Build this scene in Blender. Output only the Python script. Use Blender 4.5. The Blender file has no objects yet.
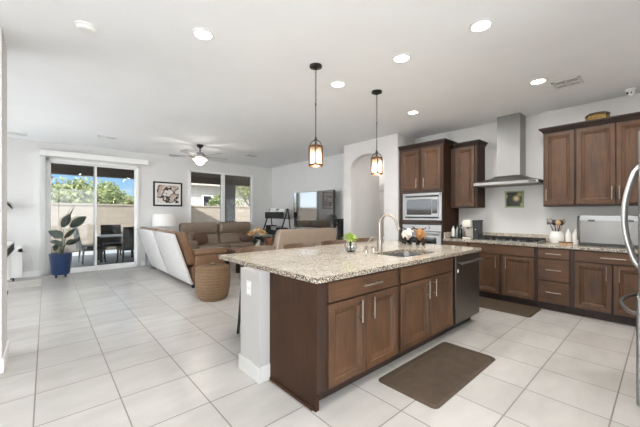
import bpy, bmesh, math, random
from mathutils import Vector, Matrix
random.seed(7)
SC = bpy.context.scene
COL = SC.collection
PI = math.pi

# ------------------------------------------------------------------ camera, sky, sun, exposure
cam_d = bpy.data.cameras.new('camera'); cam_d.sensor_width = 36; cam_d.lens = 308/640*36
cam_d.clip_start = 0.02
CAM = bpy.data.objects.new('camera', cam_d); COL.objects.link(CAM)
CAM.location = (0, 0, 1.34)
CAM.rotation_euler = (PI/2, 0, -math.radians(41.657))
cam_d.shift_y = 0.0008
SC.camera = CAM
vs = SC.view_settings
SC.display_settings.display_device = 'sRGB'
vs.view_transform = 'Standard'; vs.look = 'None'; vs.gamma = 1; vs.use_curve_mapping = False
vs.exposure = 0.86
SC.cycles.max_bounces = 10; SC.cycles.diffuse_bounces = 6; SC.cycles.sample_clamp_indirect = 6
CAN_W = 7.0
SUN_E = 8.6
SKY_E = 1.0

world = bpy.data.worlds.new('sky'); SC.world = world; world.use_nodes = True
wn = world.node_tree; wn.nodes.clear()
def WN(t, **k):
    n = wn.nodes.new(t)
    for a, b in k.items(): setattr(n, a, b)
    return n
w_out = WN('ShaderNodeOutputWorld'); w_bg = WN('ShaderNodeBackground'); w_tc = WN('ShaderNodeTexCoord')
w_sep = WN('ShaderNodeSeparateXYZ'); wn.links.new(w_tc.outputs['Generated'], w_sep.inputs[0])
w_r = WN('ShaderNodeValToRGB'); wn.links.new(w_sep.outputs['Z'], w_r.inputs[0])
e = w_r.color_ramp.elements
e[0].position = 0.0; e[0].color = (.62, .78, .92, 1); e[1].position = 1.0; e[1].color = (.16, .36, .75, 1)
x = e.new(.10); x.color = (.34, .62, .93, 1); x = e.new(.3); x.color = (.22, .50, .88, 1)
w_ns = WN('ShaderNodeTexNoise'); w_ns.inputs['Scale'].default_value = 5; w_ns.inputs['Detail'].default_value = 5
w_mp = WN('ShaderNodeMapping'); w_mp.inputs['Scale'].default_value = (1, 1, 3)
wn.links.new(w_tc.outputs['Generated'], w_mp.inputs[0]); wn.links.new(w_mp.outputs[0], w_ns.inputs[0])
w_cr = WN('ShaderNodeValToRGB'); w_cr.color_ramp.elements[0].position = .52; w_cr.color_ramp.elements[1].position = .72
wn.links.new(w_ns.outputs[0], w_cr.inputs[0])
w_mx = WN('ShaderNodeMixRGB'); w_mx.inputs[2].default_value = (.9, .93, .96, 1)
wn.links.new(w_cr.outputs[0], w_mx.inputs[0]); wn.links.new(w_r.outputs[0], w_mx.inputs[1])
w_d0 = WN('ShaderNodeVectorMath', operation='DOT_PRODUCT'); w_d0.inputs[1].default_value = (-.72, -.69, 0)
wn.links.new(w_tc.outputs['Generated'], w_d0.inputs[0])
w_hz = WN('ShaderNodeMapRange'); w_hz.inputs['From Min'].default_value = -.5; w_hz.inputs['From Max'].default_value = .1
wn.links.new(w_d0.outputs['Value'], w_hz.inputs[0])
w_m2 = WN('ShaderNodeMixRGB'); w_m2.inputs[2].default_value = (.9, .95, 1, 1)      # white haze added on the unseen south-west side
wn.links.new(w_hz.outputs[0], w_m2.inputs[0]); wn.links.new(w_mx.outputs[0], w_m2.inputs[1])
wn.links.new(w_m2.outputs[0], w_bg.inputs[0])
# sky brightened and whitened out of view to the south-west to fill the rooms
w_dt = WN('ShaderNodeVectorMath', operation='DOT_PRODUCT'); w_dt.inputs[1].default_value = (-.72, -.69, 0)
wn.links.new(w_tc.outputs['Generated'], w_dt.inputs[0])
w_gl = WN('ShaderNodeMapRange'); w_gl.inputs['From Min'].default_value = -.5; w_gl.inputs['From Max'].default_value = .5
w_gl.inputs['To Min'].default_value = SKY_E; w_gl.inputs['To Max'].default_value = SKY_E*5.5
wn.links.new(w_dt.outputs['Value'], w_gl.inputs[0]); wn.links.new(w_gl.outputs[0], w_bg.inputs[1])
wn.links.new(w_bg.outputs[0], w_out.inputs[0])

sun_d = bpy.data.lights.new('sun', 'SUN'); sun_d.energy = SUN_E; sun_d.angle = 0.01; sun_d.color = (.975, .99, 1)
SUN = bpy.data.objects.new('sun', sun_d); COL.objects.link(SUN); SUN.location = (0, -8, 12)
SUN.rotation_euler = (math.radians(40), 0, 0)      # shines towards +Y, 50 degrees high

# ------------------------------------------------------------------ materials
def hexc(r, g, b):
    f = lambda c: (c/255/12.92 if c/255 <= .04045 else ((c/255+.055)/1.055)**2.4)
    return (f(r), f(g), f(b), 1)
class Mat:
    def __init__(s, name):
        s.m = bpy.data.materials.new(name); s.m.use_nodes = True; s.t = s.m.node_tree
        s.b = s.t.nodes['Principled BSDF']; s.tc = s.t.nodes.new('ShaderNodeTexCoord')
    def n(s, t, **k):
        q = s.t.nodes.new(t)
        for a, b in k.items(): setattr(q, a, b)
        return q
    def l(s, a, b): s.t.links.new(a, b)
    def p(s, **k):
        for a, v in k.items(): s.b.inputs[a.replace('_', ' ')].default_value = v
        return s
    def noise(s, scale, detail=4, stretch=(1, 1, 1), rough=.55, co='Object'):
        mp = s.n('ShaderNodeMapping'); mp.inputs['Scale'].default_value = stretch
        s.l(s.tc.outputs[co], mp.inputs[0]); q = s.n('ShaderNodeTexNoise')
        q.inputs['Scale'].default_value = scale; q.inputs['Detail'].default_value = detail
        q.inputs['Roughness'].default_value = rough
        s.l(mp.outputs[0], q.inputs['Vector']); return q.outputs['Fac']
    def ramp(s, src, stops, interp='LINEAR'):
        r = s.n('ShaderNodeValToRGB'); r.color_ramp.interpolation = interp
        el = r.color_ramp.elements
        while len(el) < len(stops): el.new(.5)
        for q, (p, c) in zip(el, stops): q.position = p; q.color = c
        s.l(src, r.inputs[0]); return r.outputs[0]
    def math(s, op, a, b=None):
        q = s.n('ShaderNodeMath', operation=op)
        for i, v in enumerate((a, b)):
            if v is None: continue
            if isinstance(v, (int, float)): q.inputs[i].default_value = v
            else: s.l(v, q.inputs[i])
        return q.outputs[0]
    def mix(s, f, a, b, mode='MIX'):
        q = s.n('ShaderNodeMixRGB', blend_type=mode)
        for i, v in enumerate((f, a, b)):
            if isinstance(v, (int, float)): q.inputs[i].default_value = v
            elif isinstance(v, tuple): q.inputs[i].default_value = v
            else: s.l(v, q.inputs[i])
        return q.outputs[0]
    def bump(s, h, strength=.2, dist=.01):
        q = s.n('ShaderNodeBump'); q.inputs['Strength'].default_value = strength; q.inputs['Distance'].default_value = dist
        s.l(h, q.inputs['Height']); s.l(q.outputs[0], s.b.inputs['Normal']); return s
    def col(s, c):
        if isinstance(c, tuple): s.b.inputs['Base Color'].default_value = c
        else: s.l(c, s.b.inputs['Base Color'])
        return s
def plain(name, rgb, rough=.5, metal=0., var=.06, scale=30, bump=0., **k):
    M = Mat(name); c = hexc(*rgb)
    lo = tuple(v*(1-var) for v in c[:3])+(1,); hi = tuple(min(1, v*(1+var)) for v in c[:3])+(1,)
    nz = M.noise(scale, 3)
    M.col(M.ramp(nz, [(.3, lo), (.7, hi)])); M.p(Roughness=rough, Metallic=metal, **k)
    if bump: M.bump(nz, bump, .004)
    return M.m
def wood_mat(name, rgb, stretch=(14, 14, 1.1), rough=.54, dark=.5, mottle=.66):
    M = Mat(name); c = hexc(*rgb)
    dk = tuple(v*dark for v in c[:3])+(1,); lt = tuple(min(1, v*1.22) for v in c[:3])+(1,)
    g = M.noise(3.2, 6, stretch, .6); m = M.noise(3.0, 3, (1, 1, .8))
    a = M.ramp(g, [(.25, dk), (.52, c), (.8, lt)])
    b = M.ramp(m, [(.3, (mottle,)*3+(1,)), (.7, (1.22, 1.22, 1.22, 1))])
    M.col(M.mix(1, a, b, 'MULTIPLY')); M.p(Roughness=rough); M.bump(g, .06, .002)
    return M.m
def emit_mat(name, rgb, strength):
    M = Mat(name); M.col(hexc(*rgb)); M.b.inputs['Emission Color'].default_value = hexc(*rgb)
    M.b.inputs['Emission Strength'].default_value = strength; return M.m
def steel_mat(name, rgb, rough=.3, stretch=(2, 2, 160)):
    M = Mat(name); c = hexc(*rgb); g = M.noise(2, 3, stretch)
    M.col(M.ramp(g, [(.3, tuple(v*.86 for v in c[:3])+(1,)), (.7, c)])); M.p(Metallic=1.0)
    r = M.n('ShaderNodeMapRange'); r.inputs['To Min'].default_value = rough-.05; r.inputs['To Max'].default_value = rough+.07
    M.l(g, r.inputs[0]); M.l(r.outputs[0], M.b.inputs['Roughness']); return M.m

def floor_mat():
    M = Mat('floor_tile'); sp = M.n('ShaderNodeSeparateXYZ'); M.l(M.tc.outputs['Object'], sp.inputs[0])
    u = M.math('DIVIDE', M.math('ADD', sp.outputs[0], .06+.467*10), .467)
    v = M.math('DIVIDE', M.math('ADD', sp.outputs[1], -.24+.48*10), .48)
    def edge(q, w): return M.math('GREATER_THAN', M.math('ABSOLUTE', M.math('SUBTRACT', M.math('FRACT', q), .5)), .5-w)
    gx = M.math('MAXIMUM', edge(u, .0085), edge(v, .0085))
    cb = M.n('ShaderNodeCombineXYZ'); M.l(M.math('FLOOR', u), cb.inputs[0]); M.l(M.math('FLOOR', v), cb.inputs[1])
    wnz = M.n('ShaderNodeTexWhiteNoise', noise_dimensions='2D'); M.l(cb.outputs[0], wnz.inputs['Vector'])
    tone = M.ramp(wnz.outputs['Value'], [(0, hexc(188, 184, 178)), (1, hexc(196, 192, 187))])
    cl = M.noise(2.2, 5, (1, 2.2, 1)); cloud = M.ramp(cl, [(.3, (.90, .90, .89, 1)), (.7, (1.04, 1.04, 1.04, 1))])
    t = M.mix(1, tone, cloud, 'MULTIPLY')
    M.col(M.mix(gx, t, hexc(126, 119, 111)))
    M.l(M.math('ADD', M.math('MULTIPLY', gx, .4), .25), M.b.inputs['Roughness'])
    M.bump(M.math('SUBTRACT', 1, gx), .25, .002); return M.m
def granite_mat():
    M = Mat('speckled_granite')
    vo = M.n('ShaderNodeTexVoronoi'); vo.inputs['Scale'].default_value = 135; M.l(M.tc.outputs['Object'], vo.inputs['Vector'])
    sep = M.n('ShaderNodeSeparateColor'); M.l(vo.outputs['Color'], sep.inputs[0])
    a = M.ramp(sep.outputs[0], [(0, hexc(112, 100, 88)), (.08, hexc(154, 140, 124)), (.2, hexc(184, 174, 158)),
                                (.45, hexc(204, 196, 182)), (.7, hexc(192, 180, 162)), (.86, hexc(216, 210, 200))], 'CONSTANT')
    big = M.ramp(M.noise(14, 4), [(.35, (.86, .84, .8, 1)), (.65, (1.05, 1.05, 1.05, 1))])
    M.col(M.mix(1, a, big, 'MULTIPLY')); M.p(Roughness=.12); return M.m
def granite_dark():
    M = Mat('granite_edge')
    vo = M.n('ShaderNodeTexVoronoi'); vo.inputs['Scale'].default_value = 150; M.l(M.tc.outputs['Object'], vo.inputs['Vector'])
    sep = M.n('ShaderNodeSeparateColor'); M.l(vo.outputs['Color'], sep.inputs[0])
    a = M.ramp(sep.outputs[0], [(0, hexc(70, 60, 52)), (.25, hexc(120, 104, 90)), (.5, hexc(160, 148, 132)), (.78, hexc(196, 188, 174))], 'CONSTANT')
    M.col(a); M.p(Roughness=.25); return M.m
def glass_mat(name, tint=(1, 1, 1, 1), rough=0.0, refl=.06):
    M = Mat(name); t = M.t; out = t.nodes['Material Output']
    tr = M.n('ShaderNodeBsdfTransparent'); tr.inputs[0].default_value = tint
    gl = M.n('ShaderNodeBsdfGlossy'); gl.inputs['Roughness'].default_value = rough
    fr = M.n('ShaderNodeFresnel'); fr.inputs[0].default_value = 1.4
    mx = M.n('ShaderNodeMixShader'); M.l(fr.outputs[0], mx.inputs[0]); M.l(tr.outputs[0], mx.inputs[1]); M.l(gl.outputs[0], mx.inputs[2])
    M.l(mx.outputs[0], out.inputs[0]); return M.m
def wicker_mat(name, rgb, s=(1, 1, 1)):
    M = Mat(name); c = hexc(*rgb)
    w = M.n('ShaderNodeTexWave', wave_type='BANDS', bands_direction='Z'); w.inputs['Scale'].default_value = 7
    w.inputs['Distortion'].default_value = 3.0; w.inputs['Detail'].default_value = 3; w.inputs['Detail Scale'].default_value = 6
    M.l(M.tc.outputs['Object'], w.inputs['Vector']); n2 = M.noise(28, 4)
    a = M.ramp(w.outputs['Fac'], [(0, tuple(v*.62 for v in c[:3])+(1,)), (.6, c), (1, tuple(min(1, v*1.35) for v in c[:3])+(1,))])
    M.col(M.mix(.5, a, M.ramp(n2, [(.3, tuple(v*.7 for v in c[:3])+(1,)), (.7, tuple(v*1.2 for v in c[:3])+(1,))])))
    M.p(Roughness=.75); M.bump(w.outputs['Fac'], .8, .006); return M.m
def block_mat():
    M = Mat('block_wall'); mp = M.n('ShaderNodeMapping'); mp.inputs['Rotation'].default_value = (PI/2, 0, 0)
    M.l(M.tc.outputs['Object'], mp.inputs[0])
    b = M.n('ShaderNodeTexBrick'); b.inputs['Scale'].default_value = 1.0; b.inputs['Brick Width'].default_value = .4
    b.inputs['Row Height'].default_value = .2; b.inputs['Mortar Size'].default_value = .006
    b.inputs['Color1'].default_value = hexc(130, 118, 105); b.inputs['Color2'].default_value = hexc(124, 112, 99)
    b.inputs['Mortar'].default_value = hexc(110, 100, 89); M.l(mp.outputs[0], b.inputs['Vector'])
    M.col(b.outputs['Color']); M.p(Roughness=.9); return M.m
def leaf_mat(name, a, b):
    M = Mat(name); M.col(M.ramp(M.noise(6, 4), [(.3, hexc(*a)), (.7, hexc(*b))])); M.p(Roughness=.6); return M.m

m_wall = plain('wall_paint', (216, 215, 213), .85, var=.012, scale=3)
m_wall_w = plain('wall_paint_warm', (212, 209, 206), .85, var=.012, scale=3)
m_wall_k = plain('kitchen_wall_paint', (217, 215, 212), .85, var=.012, scale=3)
m_ceil = plain('ceiling_paint', (240, 241, 242), .9, var=.012, scale=3)
m_white = plain('white_trim', (232, 232, 230), .45, var=.01)
m_whiteplastic = plain('white_plastic', (236, 236, 232), .3, var=.01)
m_plate = plain('outlet_plastic', (206, 205, 201), .35, var=.01)
m_floor = floor_mat()
m_gran = granite_mat(); m_gran_e = granite_dark()
m_wood = wood_mat('stained_cabinet_wood', (88, 59, 36))
m_wood_h = wood_mat('stained_drawer_wood', (88, 59, 36), stretch=(1.1, 1.1, 14))
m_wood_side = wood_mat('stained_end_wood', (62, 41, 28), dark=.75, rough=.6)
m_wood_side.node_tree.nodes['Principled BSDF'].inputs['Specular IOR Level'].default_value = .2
m_wood_dk = wood_mat('dark_toe_wood', (50, 34, 27))
m_frame = wood_mat('stained_face_frame', (58, 38, 25))
m_steel = steel_mat('brushed_steel', (154, 153, 151), .36)
m_steel_h = steel_mat('brushed_steel_hood', (150, 149, 148), .36, (160, 160, 2))
m_dsteel = steel_mat('dark_steel', (124, 118, 112), .36)
def wavy_steel():
    M = Mat('polished_steel_sheet'); M.col(hexc(104, 101, 97)); M.p(Metallic=1.0, Roughness=.28); M.bump(M.noise(4, 1, (1, 1, .15)), .3, .03); return M.m
m_wsteel = wavy_steel()
m_pale = plain('pale_satin_steel', (214, 214, 214), .34, .8, .02)
m_nickel = plain('satin_nickel', (172, 163, 152), .3, 1.0, .03)
m_chrome = plain('chrome', (225, 225, 225), .12, 1.0, .01)
m_black = plain('black_metal', (26, 25, 25), .45, .2, .1)
m_iron = plain('cast_iron', (30, 28, 27), .6, .1, .15)
m_blackpl = plain('black_plastic', (24, 24, 25), .35, 0, .05)
m_screen = plain('dark_screen', (12, 12, 14), .06, 0, .02, IOR=3.8)
m_glassblk = plain('black_glass', (22, 24, 28), .06, 0, .02)
m_bronze = plain('aged_bronze', (96, 62, 36), .4, .8, .25)
m_glass = glass_mat('clear_glass')
m_tint = glass_mat('lightly_tinted_glass', (.8, .81, .81, 1))  # slight tint added to dim the view through the window
m_dim = glass_mat('dimming_glass', (.74, .76, .76, 1))  # tint added to dim the overbright yard beyond the glass door
m_leather = plain('brown_leather', (120, 89, 64), .38, 0, .12, 18, .12)
m_tan = plain('tan_stool_leather', (96, 75, 58), .45, 0, .1, 18, .1)
m_leather2 = plain('taupe_leather', (136, 119, 104), .42, 0, .08, 18, .1)
m_back_glare = plain('leather_back_glare', (200, 197, 194), .24, 0, .05, 12, .05)  # brown leather backs; the glass door's white reflection is painted into this colour
m_backvinyl2 = plain('greige_vinyl_back', (158, 140, 122), .4, 0, .05, 12, .05)
m_pillow = plain('rust_leather_pillow', (92, 68, 54), .5, 0, .12)
m_wicker = wicker_mat('woven_rattan', (116, 90, 64))
m_rattan_dk = wicker_mat('dark_resin_wicker', (62, 58, 54))
m_pot = plain('navy_glaze', (38, 60, 98), .3, 0, .1)
m_soil = plain('soil', (50, 38, 30), .95, 0, .3, 60)
m_leaf = leaf_mat('dark_leaf', (22, 34, 26), (40, 54, 38))
m_stem = plain('green_stem', (70, 84, 56), .6)
m_lime = leaf_mat('lime_leaf', (150, 178, 74), (196, 212, 120))
m_shade = Mat('lamp_shade_linen').col(hexc(238, 236, 232)).p(Roughness=.8).m
m_terra = plain('terracotta', (160, 108, 82), .7)
m_mat_dk = plain('brown_rubber_mat', (76, 62, 48), .62, 0, .22, 9, .06)
m_cream = plain('cream_plastic', (226, 221, 208), .3, 0, .01)
m_ceramic = plain('white_ceramic', (235, 233, 228), .2, 0, .01)
m_block = block_mat()
m_conc = plain('bounce_concrete', (214, 212, 209), .9, 0, .05, 4)  # ground kept paler than its own grey to bounce sun indoors
m_beam = plain('brown_patio_paint', (84, 70, 58), .8, 0, .05)
m_post = plain('grey_patio_paint', (98, 96, 90), .8, 0, .05)
m_stucco = plain('pale_stucco', (132, 128, 122), .9, 0, .03, 20)
m_rooftile = plain('grey_roof_tile', (150, 138, 126), .8, 0, .12, 8)
m_lens = emit_mat('lamp_lens', (255, 250, 240), 9.0)
m_bulb = emit_mat('warm_bulb', (255, 216, 164), 7.0)
m_fanglass = emit_mat('lit_frosted_glass', (255, 246, 230), 2.4)
m_paper = plain('paper', (228, 228, 224), .8, 0, .02)
m_fur_w = plain('white_fleece', (226, 218, 206), .9, 0, .2, 60, .5)
m_fur_b = plain('tan_fleece', (166, 122, 76), .9, 0, .35, 60, .6)
m_rug = plain('pale_rug', (206, 202, 196), .95, 0, .08, 40)
m_fanblade = plain('weathered_blade', (146, 146, 150), .5, 0, .1)
m_wtable = wood_mat('brown_table_wood', (126, 98, 78), stretch=(1.1, 14, 14))

# ------------------------------------------------------------------ mesh helpers
class MB:
    def __init__(s): s.b = bmesh.new(); s.mats = []
    def _v(s, pts): return [s.b.verts.new(p) for p in pts]
    def box(s, x0, y0, z0, x1, y1, z1, bev=0, seg=2, T=None):
        if x0 > x1: x0, x1 = x1, x0
        if y0 > y1: y0, y1 = y1, y0
        if z0 > z1: z0, z1 = z1, z0
        r = bmesh.ops.create_cube(s.b, size=1)['verts']
        for v in r: v.co = Vector(((x0+x1)/2+v.co.x*(x1-x0), (y0+y1)/2+v.co.y*(y1-y0), (z0+z1)/2+v.co.z*(z1-z0)))
        if bev:
            ed = list({e_ for v in r for e_ in v.link_edges})
            g = bmesh.ops.bevel(s.b, geom=ed, offset=bev, segments=seg, profile=.5, affect='EDGES', clamp_overlap=True)
            r = list({v for f in g['faces'] for v in f.verts} | {v for v in r if v.is_valid})
        if T is not None:
            for v in r: v.co = T(v.co)
        return s
    def loft(s, rings, cap0=True, cap1=True, closed=True):
        vr = [s._v(r) for r in rings]
        n = len(rings[0])
        for a, b in zip(vr, vr[1:]):
            for i in range(n if closed else n-1):
                j = (i+1) % n
                try: s.b.faces.new((a[i], a[j], b[j], b[i]))
                except ValueError: pass
        if cap0: s.b.faces.new(list(reversed(vr[0])))
        if cap1: s.b.faces.new(vr[-1])
        return s
    def lathe(s, c, prof, n=24, axis='z', cap0=True, cap1=True):
        rings = []
        for r, h in prof:
            R = []
            for i in range(n):
                a = 2*PI*i/n; ca, sa = math.cos(a)*r, math.sin(a)*r
                R.append({'z': (c[0]+ca, c[1]+sa, c[2]+h), 'y': (c[0]+ca, c[1]+h, c[2]-sa), 'x': (c[0]+h, c[1]+ca, c[2]+sa)}[axis])
            rings.append(R)
        return s.loft(rings, cap0, cap1)
    def tube(s, path, r, n=10, closed=False):
        P = [Vector(p) for p in path]; rings = []
        up = Vector((0, 0, 1)); prev = None
        for i, p in enumerate(P):
            if closed: t = P[(i+1) % len(P)]-P[i-1]
            else: t = P[min(i+1, len(P)-1)]-P[max(i-1, 0)]
            t.normalize()
            if prev is None:
                prev = t.cross(up)
                if prev.length < .1: prev = t.cross(Vector((1, 0, 0)))
            prev = (prev-t*prev.dot(t)).normalized(); q = t.cross(prev)
            rr = r[i] if isinstance(r, (list, tuple)) else r
            rings.append([tuple(p+(prev*math.cos(2*PI*k/n)+q*math.sin(2*PI*k/n))*rr) for k in range(n)])
        if closed: rings.append(rings[0]); return s.loft(rings, False, False)
        return s.loft(rings)
    def sphere(s, c, r, sc=(1, 1, 1), u=16, v=10, T=None):
        q = bmesh.ops.create_uvsphere(s.b, u_segments=u, v_segments=v, radius=1)['verts']
        for w in q:
            w.co = Vector((c[0]+w.co.x*r*sc[0], c[1]+w.co.y*r*sc[1], c[2]+w.co.z*r*sc[2]))
            if T: w.co = T(w.co)
        return s
    def poly(s, pts): s.b.faces.new(s._v(pts)); return s
    def prism(s, pts, vec):
        v = Vector(vec); return s.loft([pts, [tuple(Vector(p)+v) for p in pts]])
    def xf(s, T):
        for v in s.b.verts: v.co = T(v.co)
        return s
def wloc(o):
    v = Vector((0, 0, 0))
    while o: v += o.location; o = o.parent
    return v
def build(name, mb, mat, parent=None, smooth=False, bevel=0, label=None, mods=None):
    b = mb.b
    bmesh.ops.recalc_face_normals(b, faces=b.faces)
    if parent is not None:
        off = wloc(parent)
        for v in b.verts: v.co -= off
    me = bpy.data.meshes.new(name); b.to_mesh(me); b.free()
    me.materials.append(mat)
    if smooth:
        for p in me.polygons: p.use_smooth = True
        me.set_sharp_from_angle(angle=math.radians(40))
    o = bpy.data.objects.new(name, me); COL.objects.link(o)
    if parent is not None: o.parent = parent
    if bevel:
        md = o.modifiers.new('bevel', 'BEVEL'); md.width = bevel; md.segments = 2; md.limit_method = 'ANGLE'; md.angle_limit = .8
    if label: o['label'] = label
    return o
def tag(o, label, cat, group=None):
    o['label'] = label; o['category'] = cat
    if group: o['group'] = group
    return o
def thing(name, loc, label, cat, group=None):
    o = bpy.data.objects.new(name, None); o.empty_display_size = .1; COL.objects.link(o); o.location = loc
    return tag(o, label, cat, group)
def solo(name, mb, mat, loc, label, cat, group=None, **k):
    """a thing that is one mesh: origin at loc"""
    for v in mb.b.verts: v.co -= Vector(loc)
    o = build(name, mb, mat, None, **k); o.location = loc
    return tag(o, label, cat, group)
def struct(name, mb, mat, parent=None, **k):
    o = build(name, mb, mat, parent, **k)
    if parent is None: o['kind'] = 'structure'
    return o
def copy_tree(o, parent=None):
    c = o.copy(); COL.objects.link(c)
    if parent is not None: c.parent = parent
    for ch in list(o.children): copy_tree(ch, c)
    return c

# face mapping: u along the face, v up, w outwards
def face_map(kind, plane):
    if kind == '-x': return lambda u, v, w: (plane-w, u, v)
    if kind == '-y': return lambda u, v, w: (u, plane-w, v)
    if kind == '+y': return lambda u, v, w: (u, plane+w, v)
def ubox(mb, F, u0, u1, v0, v1, w0, w1, bev=0):
    a = F(u0, v0, w0); b = F(u1, v1, w1)
    return mb.box(*a, *b, bev=bev)
def panel_front(mb, F, u0, u1, v0, v1, fw=.062, raised=True, t=.024):
    """cabinet door: stiles and rails, stepped moulding, recessed panel"""
    def ring(i, w): return [F(u0+i, v0+i, w), F(u1-i, v0+i, w), F(u1-i, v1-i, w), F(u0+i, v1-i, w)]
    r = [ring(0, 0), ring(0, t-.003), ring(.003, t)]
    if raised:
        r += [ring(fw-.014, t), ring(fw-.006, t-.009), ring(fw+.003, t-.008), ring(fw+.026, t-.02), ring(fw+.03, t-.018)]
    mb.loft(r); return mb
def bar_pull(F, c, L, vertical, parent, mat=None):
    """T bar pull with two posts"""
    mb = MB(); u, v = c
    d = (0, 1) if vertical else (1, 0)
    mb.tube([F(u-d[0]*L/2, v-d[1]*L/2, .052), F(u+d[0]*L/2, v+d[1]*L/2, .052)], .0058, 10)
    for s in (-1, 1):
        k = s*L*.3
        mb.tube([F(u+d[0]*k, v+d[1]*k, .018), F(u+d[0]*k, v+d[1]*k, .052)], .0055, 8)
    return build('handle', mb, mat or m_nickel, parent, smooth=True)
def door(F, u0, u1, v0, v1, parent, handle=None, mat=None):
    o = build('door', panel_front(MB(), F, u0, u1, v0, v1), mat or m_wood, parent)
    if handle: bar_pull(F, handle, .17, True, o)
    return o
def drawer(F, u0, u1, v0, v1, parent, pulls=(), L=.17, name='drawer'):
    o = build(name, panel_front(MB(), F, u0, u1, v0, v1, raised=False), m_wood_h, parent)
    for c in pulls: bar_pull(F, c, L, False, o)
    return o

# ------------------------------------------------------------------ the setting
H = 2.92
mb = MB(); mb.box(-3, -2.7, -.1, 7.1, 9.0, 0); struct('floor', mb, m_floor)
mb = MB(); mb.box(-3, -2.7, H, 7.1, 9.12, H+.12); struct('ceiling', mb, m_ceil)
def wall_with_holes(mb, axis, p0, p1, a0, a1, z0, z1, holes):
    """axis 'y': wall in plane y (p0..p1) running along x a0..a1"""
    cuts = sorted({a0, a1, *[h[0] for h in holes], *[h[1] for h in holes]})
    for s, t in zip(cuts, cuts[1:]):
        hs = [h for h in holes if h[0] <= s+1e-6 and h[1] >= t-1e-6]
        zs = [(z0, z1)]
        for h in hs:
            zs = []
            if h[2] > z0: zs.append((z0, h[2]))
            if h[3] < z1: zs.append((h[3], z1))
        for q0, q1 in zs:
            if axis == 'y': mb.box(s, p0, q0, t, p1, q1)
            else: mb.box(p0, s, q0, p1, t, q1)
SL = (.0, 1.77, .0, 2.555); WI = (3.03, 5.06, 1.03, 2.60)
mb = MB(); wall_with_holes(mb, 'y', 9.0, 9.15, -3, 7.1, 0, H, [SL, WI]); struct('wall_far', mb, m_wall)
mb = MB(); mb.box(5.79, 4.97, 0, 5.92, 9.0, H); struct('wall_living_right', mb, m_wall)
mb = MB(); mb.box(5.79, -.76, 0, 5.92, 3.5, H); struct('wall_kitchen', mb, m_wall_k)
# wall with the arched passage
mb = MB()
y0, y1, yl, yr = 3.5, 4.97, 3.83, 4.745
arc = []
for i in range(17):
    a = PI*i/16; yc = (yl+yr)/2
    arc.append((yc-math.cos(a)*(yr-yl)/2, 2.37+.27*math.sin(a)))
mb.box(5.155, y0, 0, 5.295, yl, H); mb.box(5.155, yr, 0, 5.295, y1, H)
for (a, za), (b, zb) in zip(arc, arc[1:]):
    mb.prism([(5.155, a, za), (5.155, b, zb), (5.155, b, H), (5.155, a, H)], (.14, 0, 0))
mb.box(5.295, 3.5, 0, 5.92, 3.62, H)            # return beside the oven tower
mb.box(5.295, 4.85, 0, 6.33, 4.97, H)           # return beside the television wall
struct('wall_arch', mb, m_wall_w)
mb = MB(); mb.box(6.9, 3.4, 0, 7.0, 6.2, H); mb.box(5.92, 6.1, 0, 6.9, 6.2, H); mb.box(5.92, 3.5, 0, 6.9, 3.62, H); struct('wall_hall', mb, m_wall_w)
mb = MB(); mb.box(-3, 3.72, 0, -.28, 4.22, H); struct('wall_left', mb, m_wall_w)
mb = MB(); wall_with_holes(mb, 'x', -3.12, -3.0, -2.7, 9.15, 0, H, [(-.6, 2.4, .6, 2.3), (4.4, 8.8, .1, 2.75)]); struct('wall_side', mb, m_wall)
mb = MB(); wall_with_holes(mb, 'y', -2.82, -2.7, -3.12, 2.3, 0, H, [(-2.8, 2.1, .05, 2.7)]); struct('wall_behind', mb, m_wall)
mb = MB(); mb.box(2.3, -2.82, 0, 2.42, -.76, H); mb.box(2.42, -.88, 0, 5.92, -.76, H); struct('wall_fridge', mb, m_wall)
# glazing of unseen openings added behind and left of the camera for fill daylight
for nm, bx in (('added_window_3', (-2.8, -2.78, .05, 2.1, -2.74, 2.7)),):
    mb = MB(); x0, yy, z0, x1, yz, z1 = bx
    for a in (x0, x0+(x1-x0)/3, x0+(x1-x0)*2/3, x1-.05): mb.box(a, yy, z0, a+.05, yz, z1)
    mb.box(x0, yy, z0, x1, yz, z0+.05); mb.box(x0, yy, z1-.05, x1, yz, z1)
    w = struct(nm, mb, m_white); mb = MB(); mb.box(x0, -2.762, z0, x1, -2.758, z1); build('pane', mb, m_glass, w)
for nm, (ya, yb, z0, z1) in (('added_window_4', (-.6, 2.4, .6, 2.3)), ('added_window_5', (4.4, 8.8, .1, 2.75))):
    mb = MB()
    for a in (ya, (ya+yb)/2-.025, yb-.05): mb.box(-3.08, a, z0, -3.04, a+.05, z1)
    mb.box(-3.08, ya, z0, -3.04, yb, z0+.05); mb.box(-3.08, ya, z1-.05, -3.04, yb, z1)
    w = struct(nm, mb, m_white); mb = MB(); mb.box(-3.062, ya, z0, -3.058, yb, z1); build('pane', mb, m_glass, w)

def baseboard(name, segs, mat=None):
    mb = MB()
    for s in segs: mb.box(*s)
    struct(name, mb, mat or m_white, bevel=.004)
baseboard('baseboard_far', [(-3, 8.985, 0, SL[0]-.07, 9, .12), (SL[1]+.07, 8.985, 0, 5.79, 9, .12)])
baseboard('baseboard_living', [(5.775, 4.97, 0, 5.79, 8.985, .12)])
baseboard('baseboard_arch', [(5.14, 3.5, 0, 5.155, yl, .12), (5.14, yr, 0, 5.155, 4.97, .12)])
baseboard('baseboard_left', [(-.28, 3.705, 0, -.265, 4.235, .12), (-3, 3.705, 0, -.28, 3.72, .12)])

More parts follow.
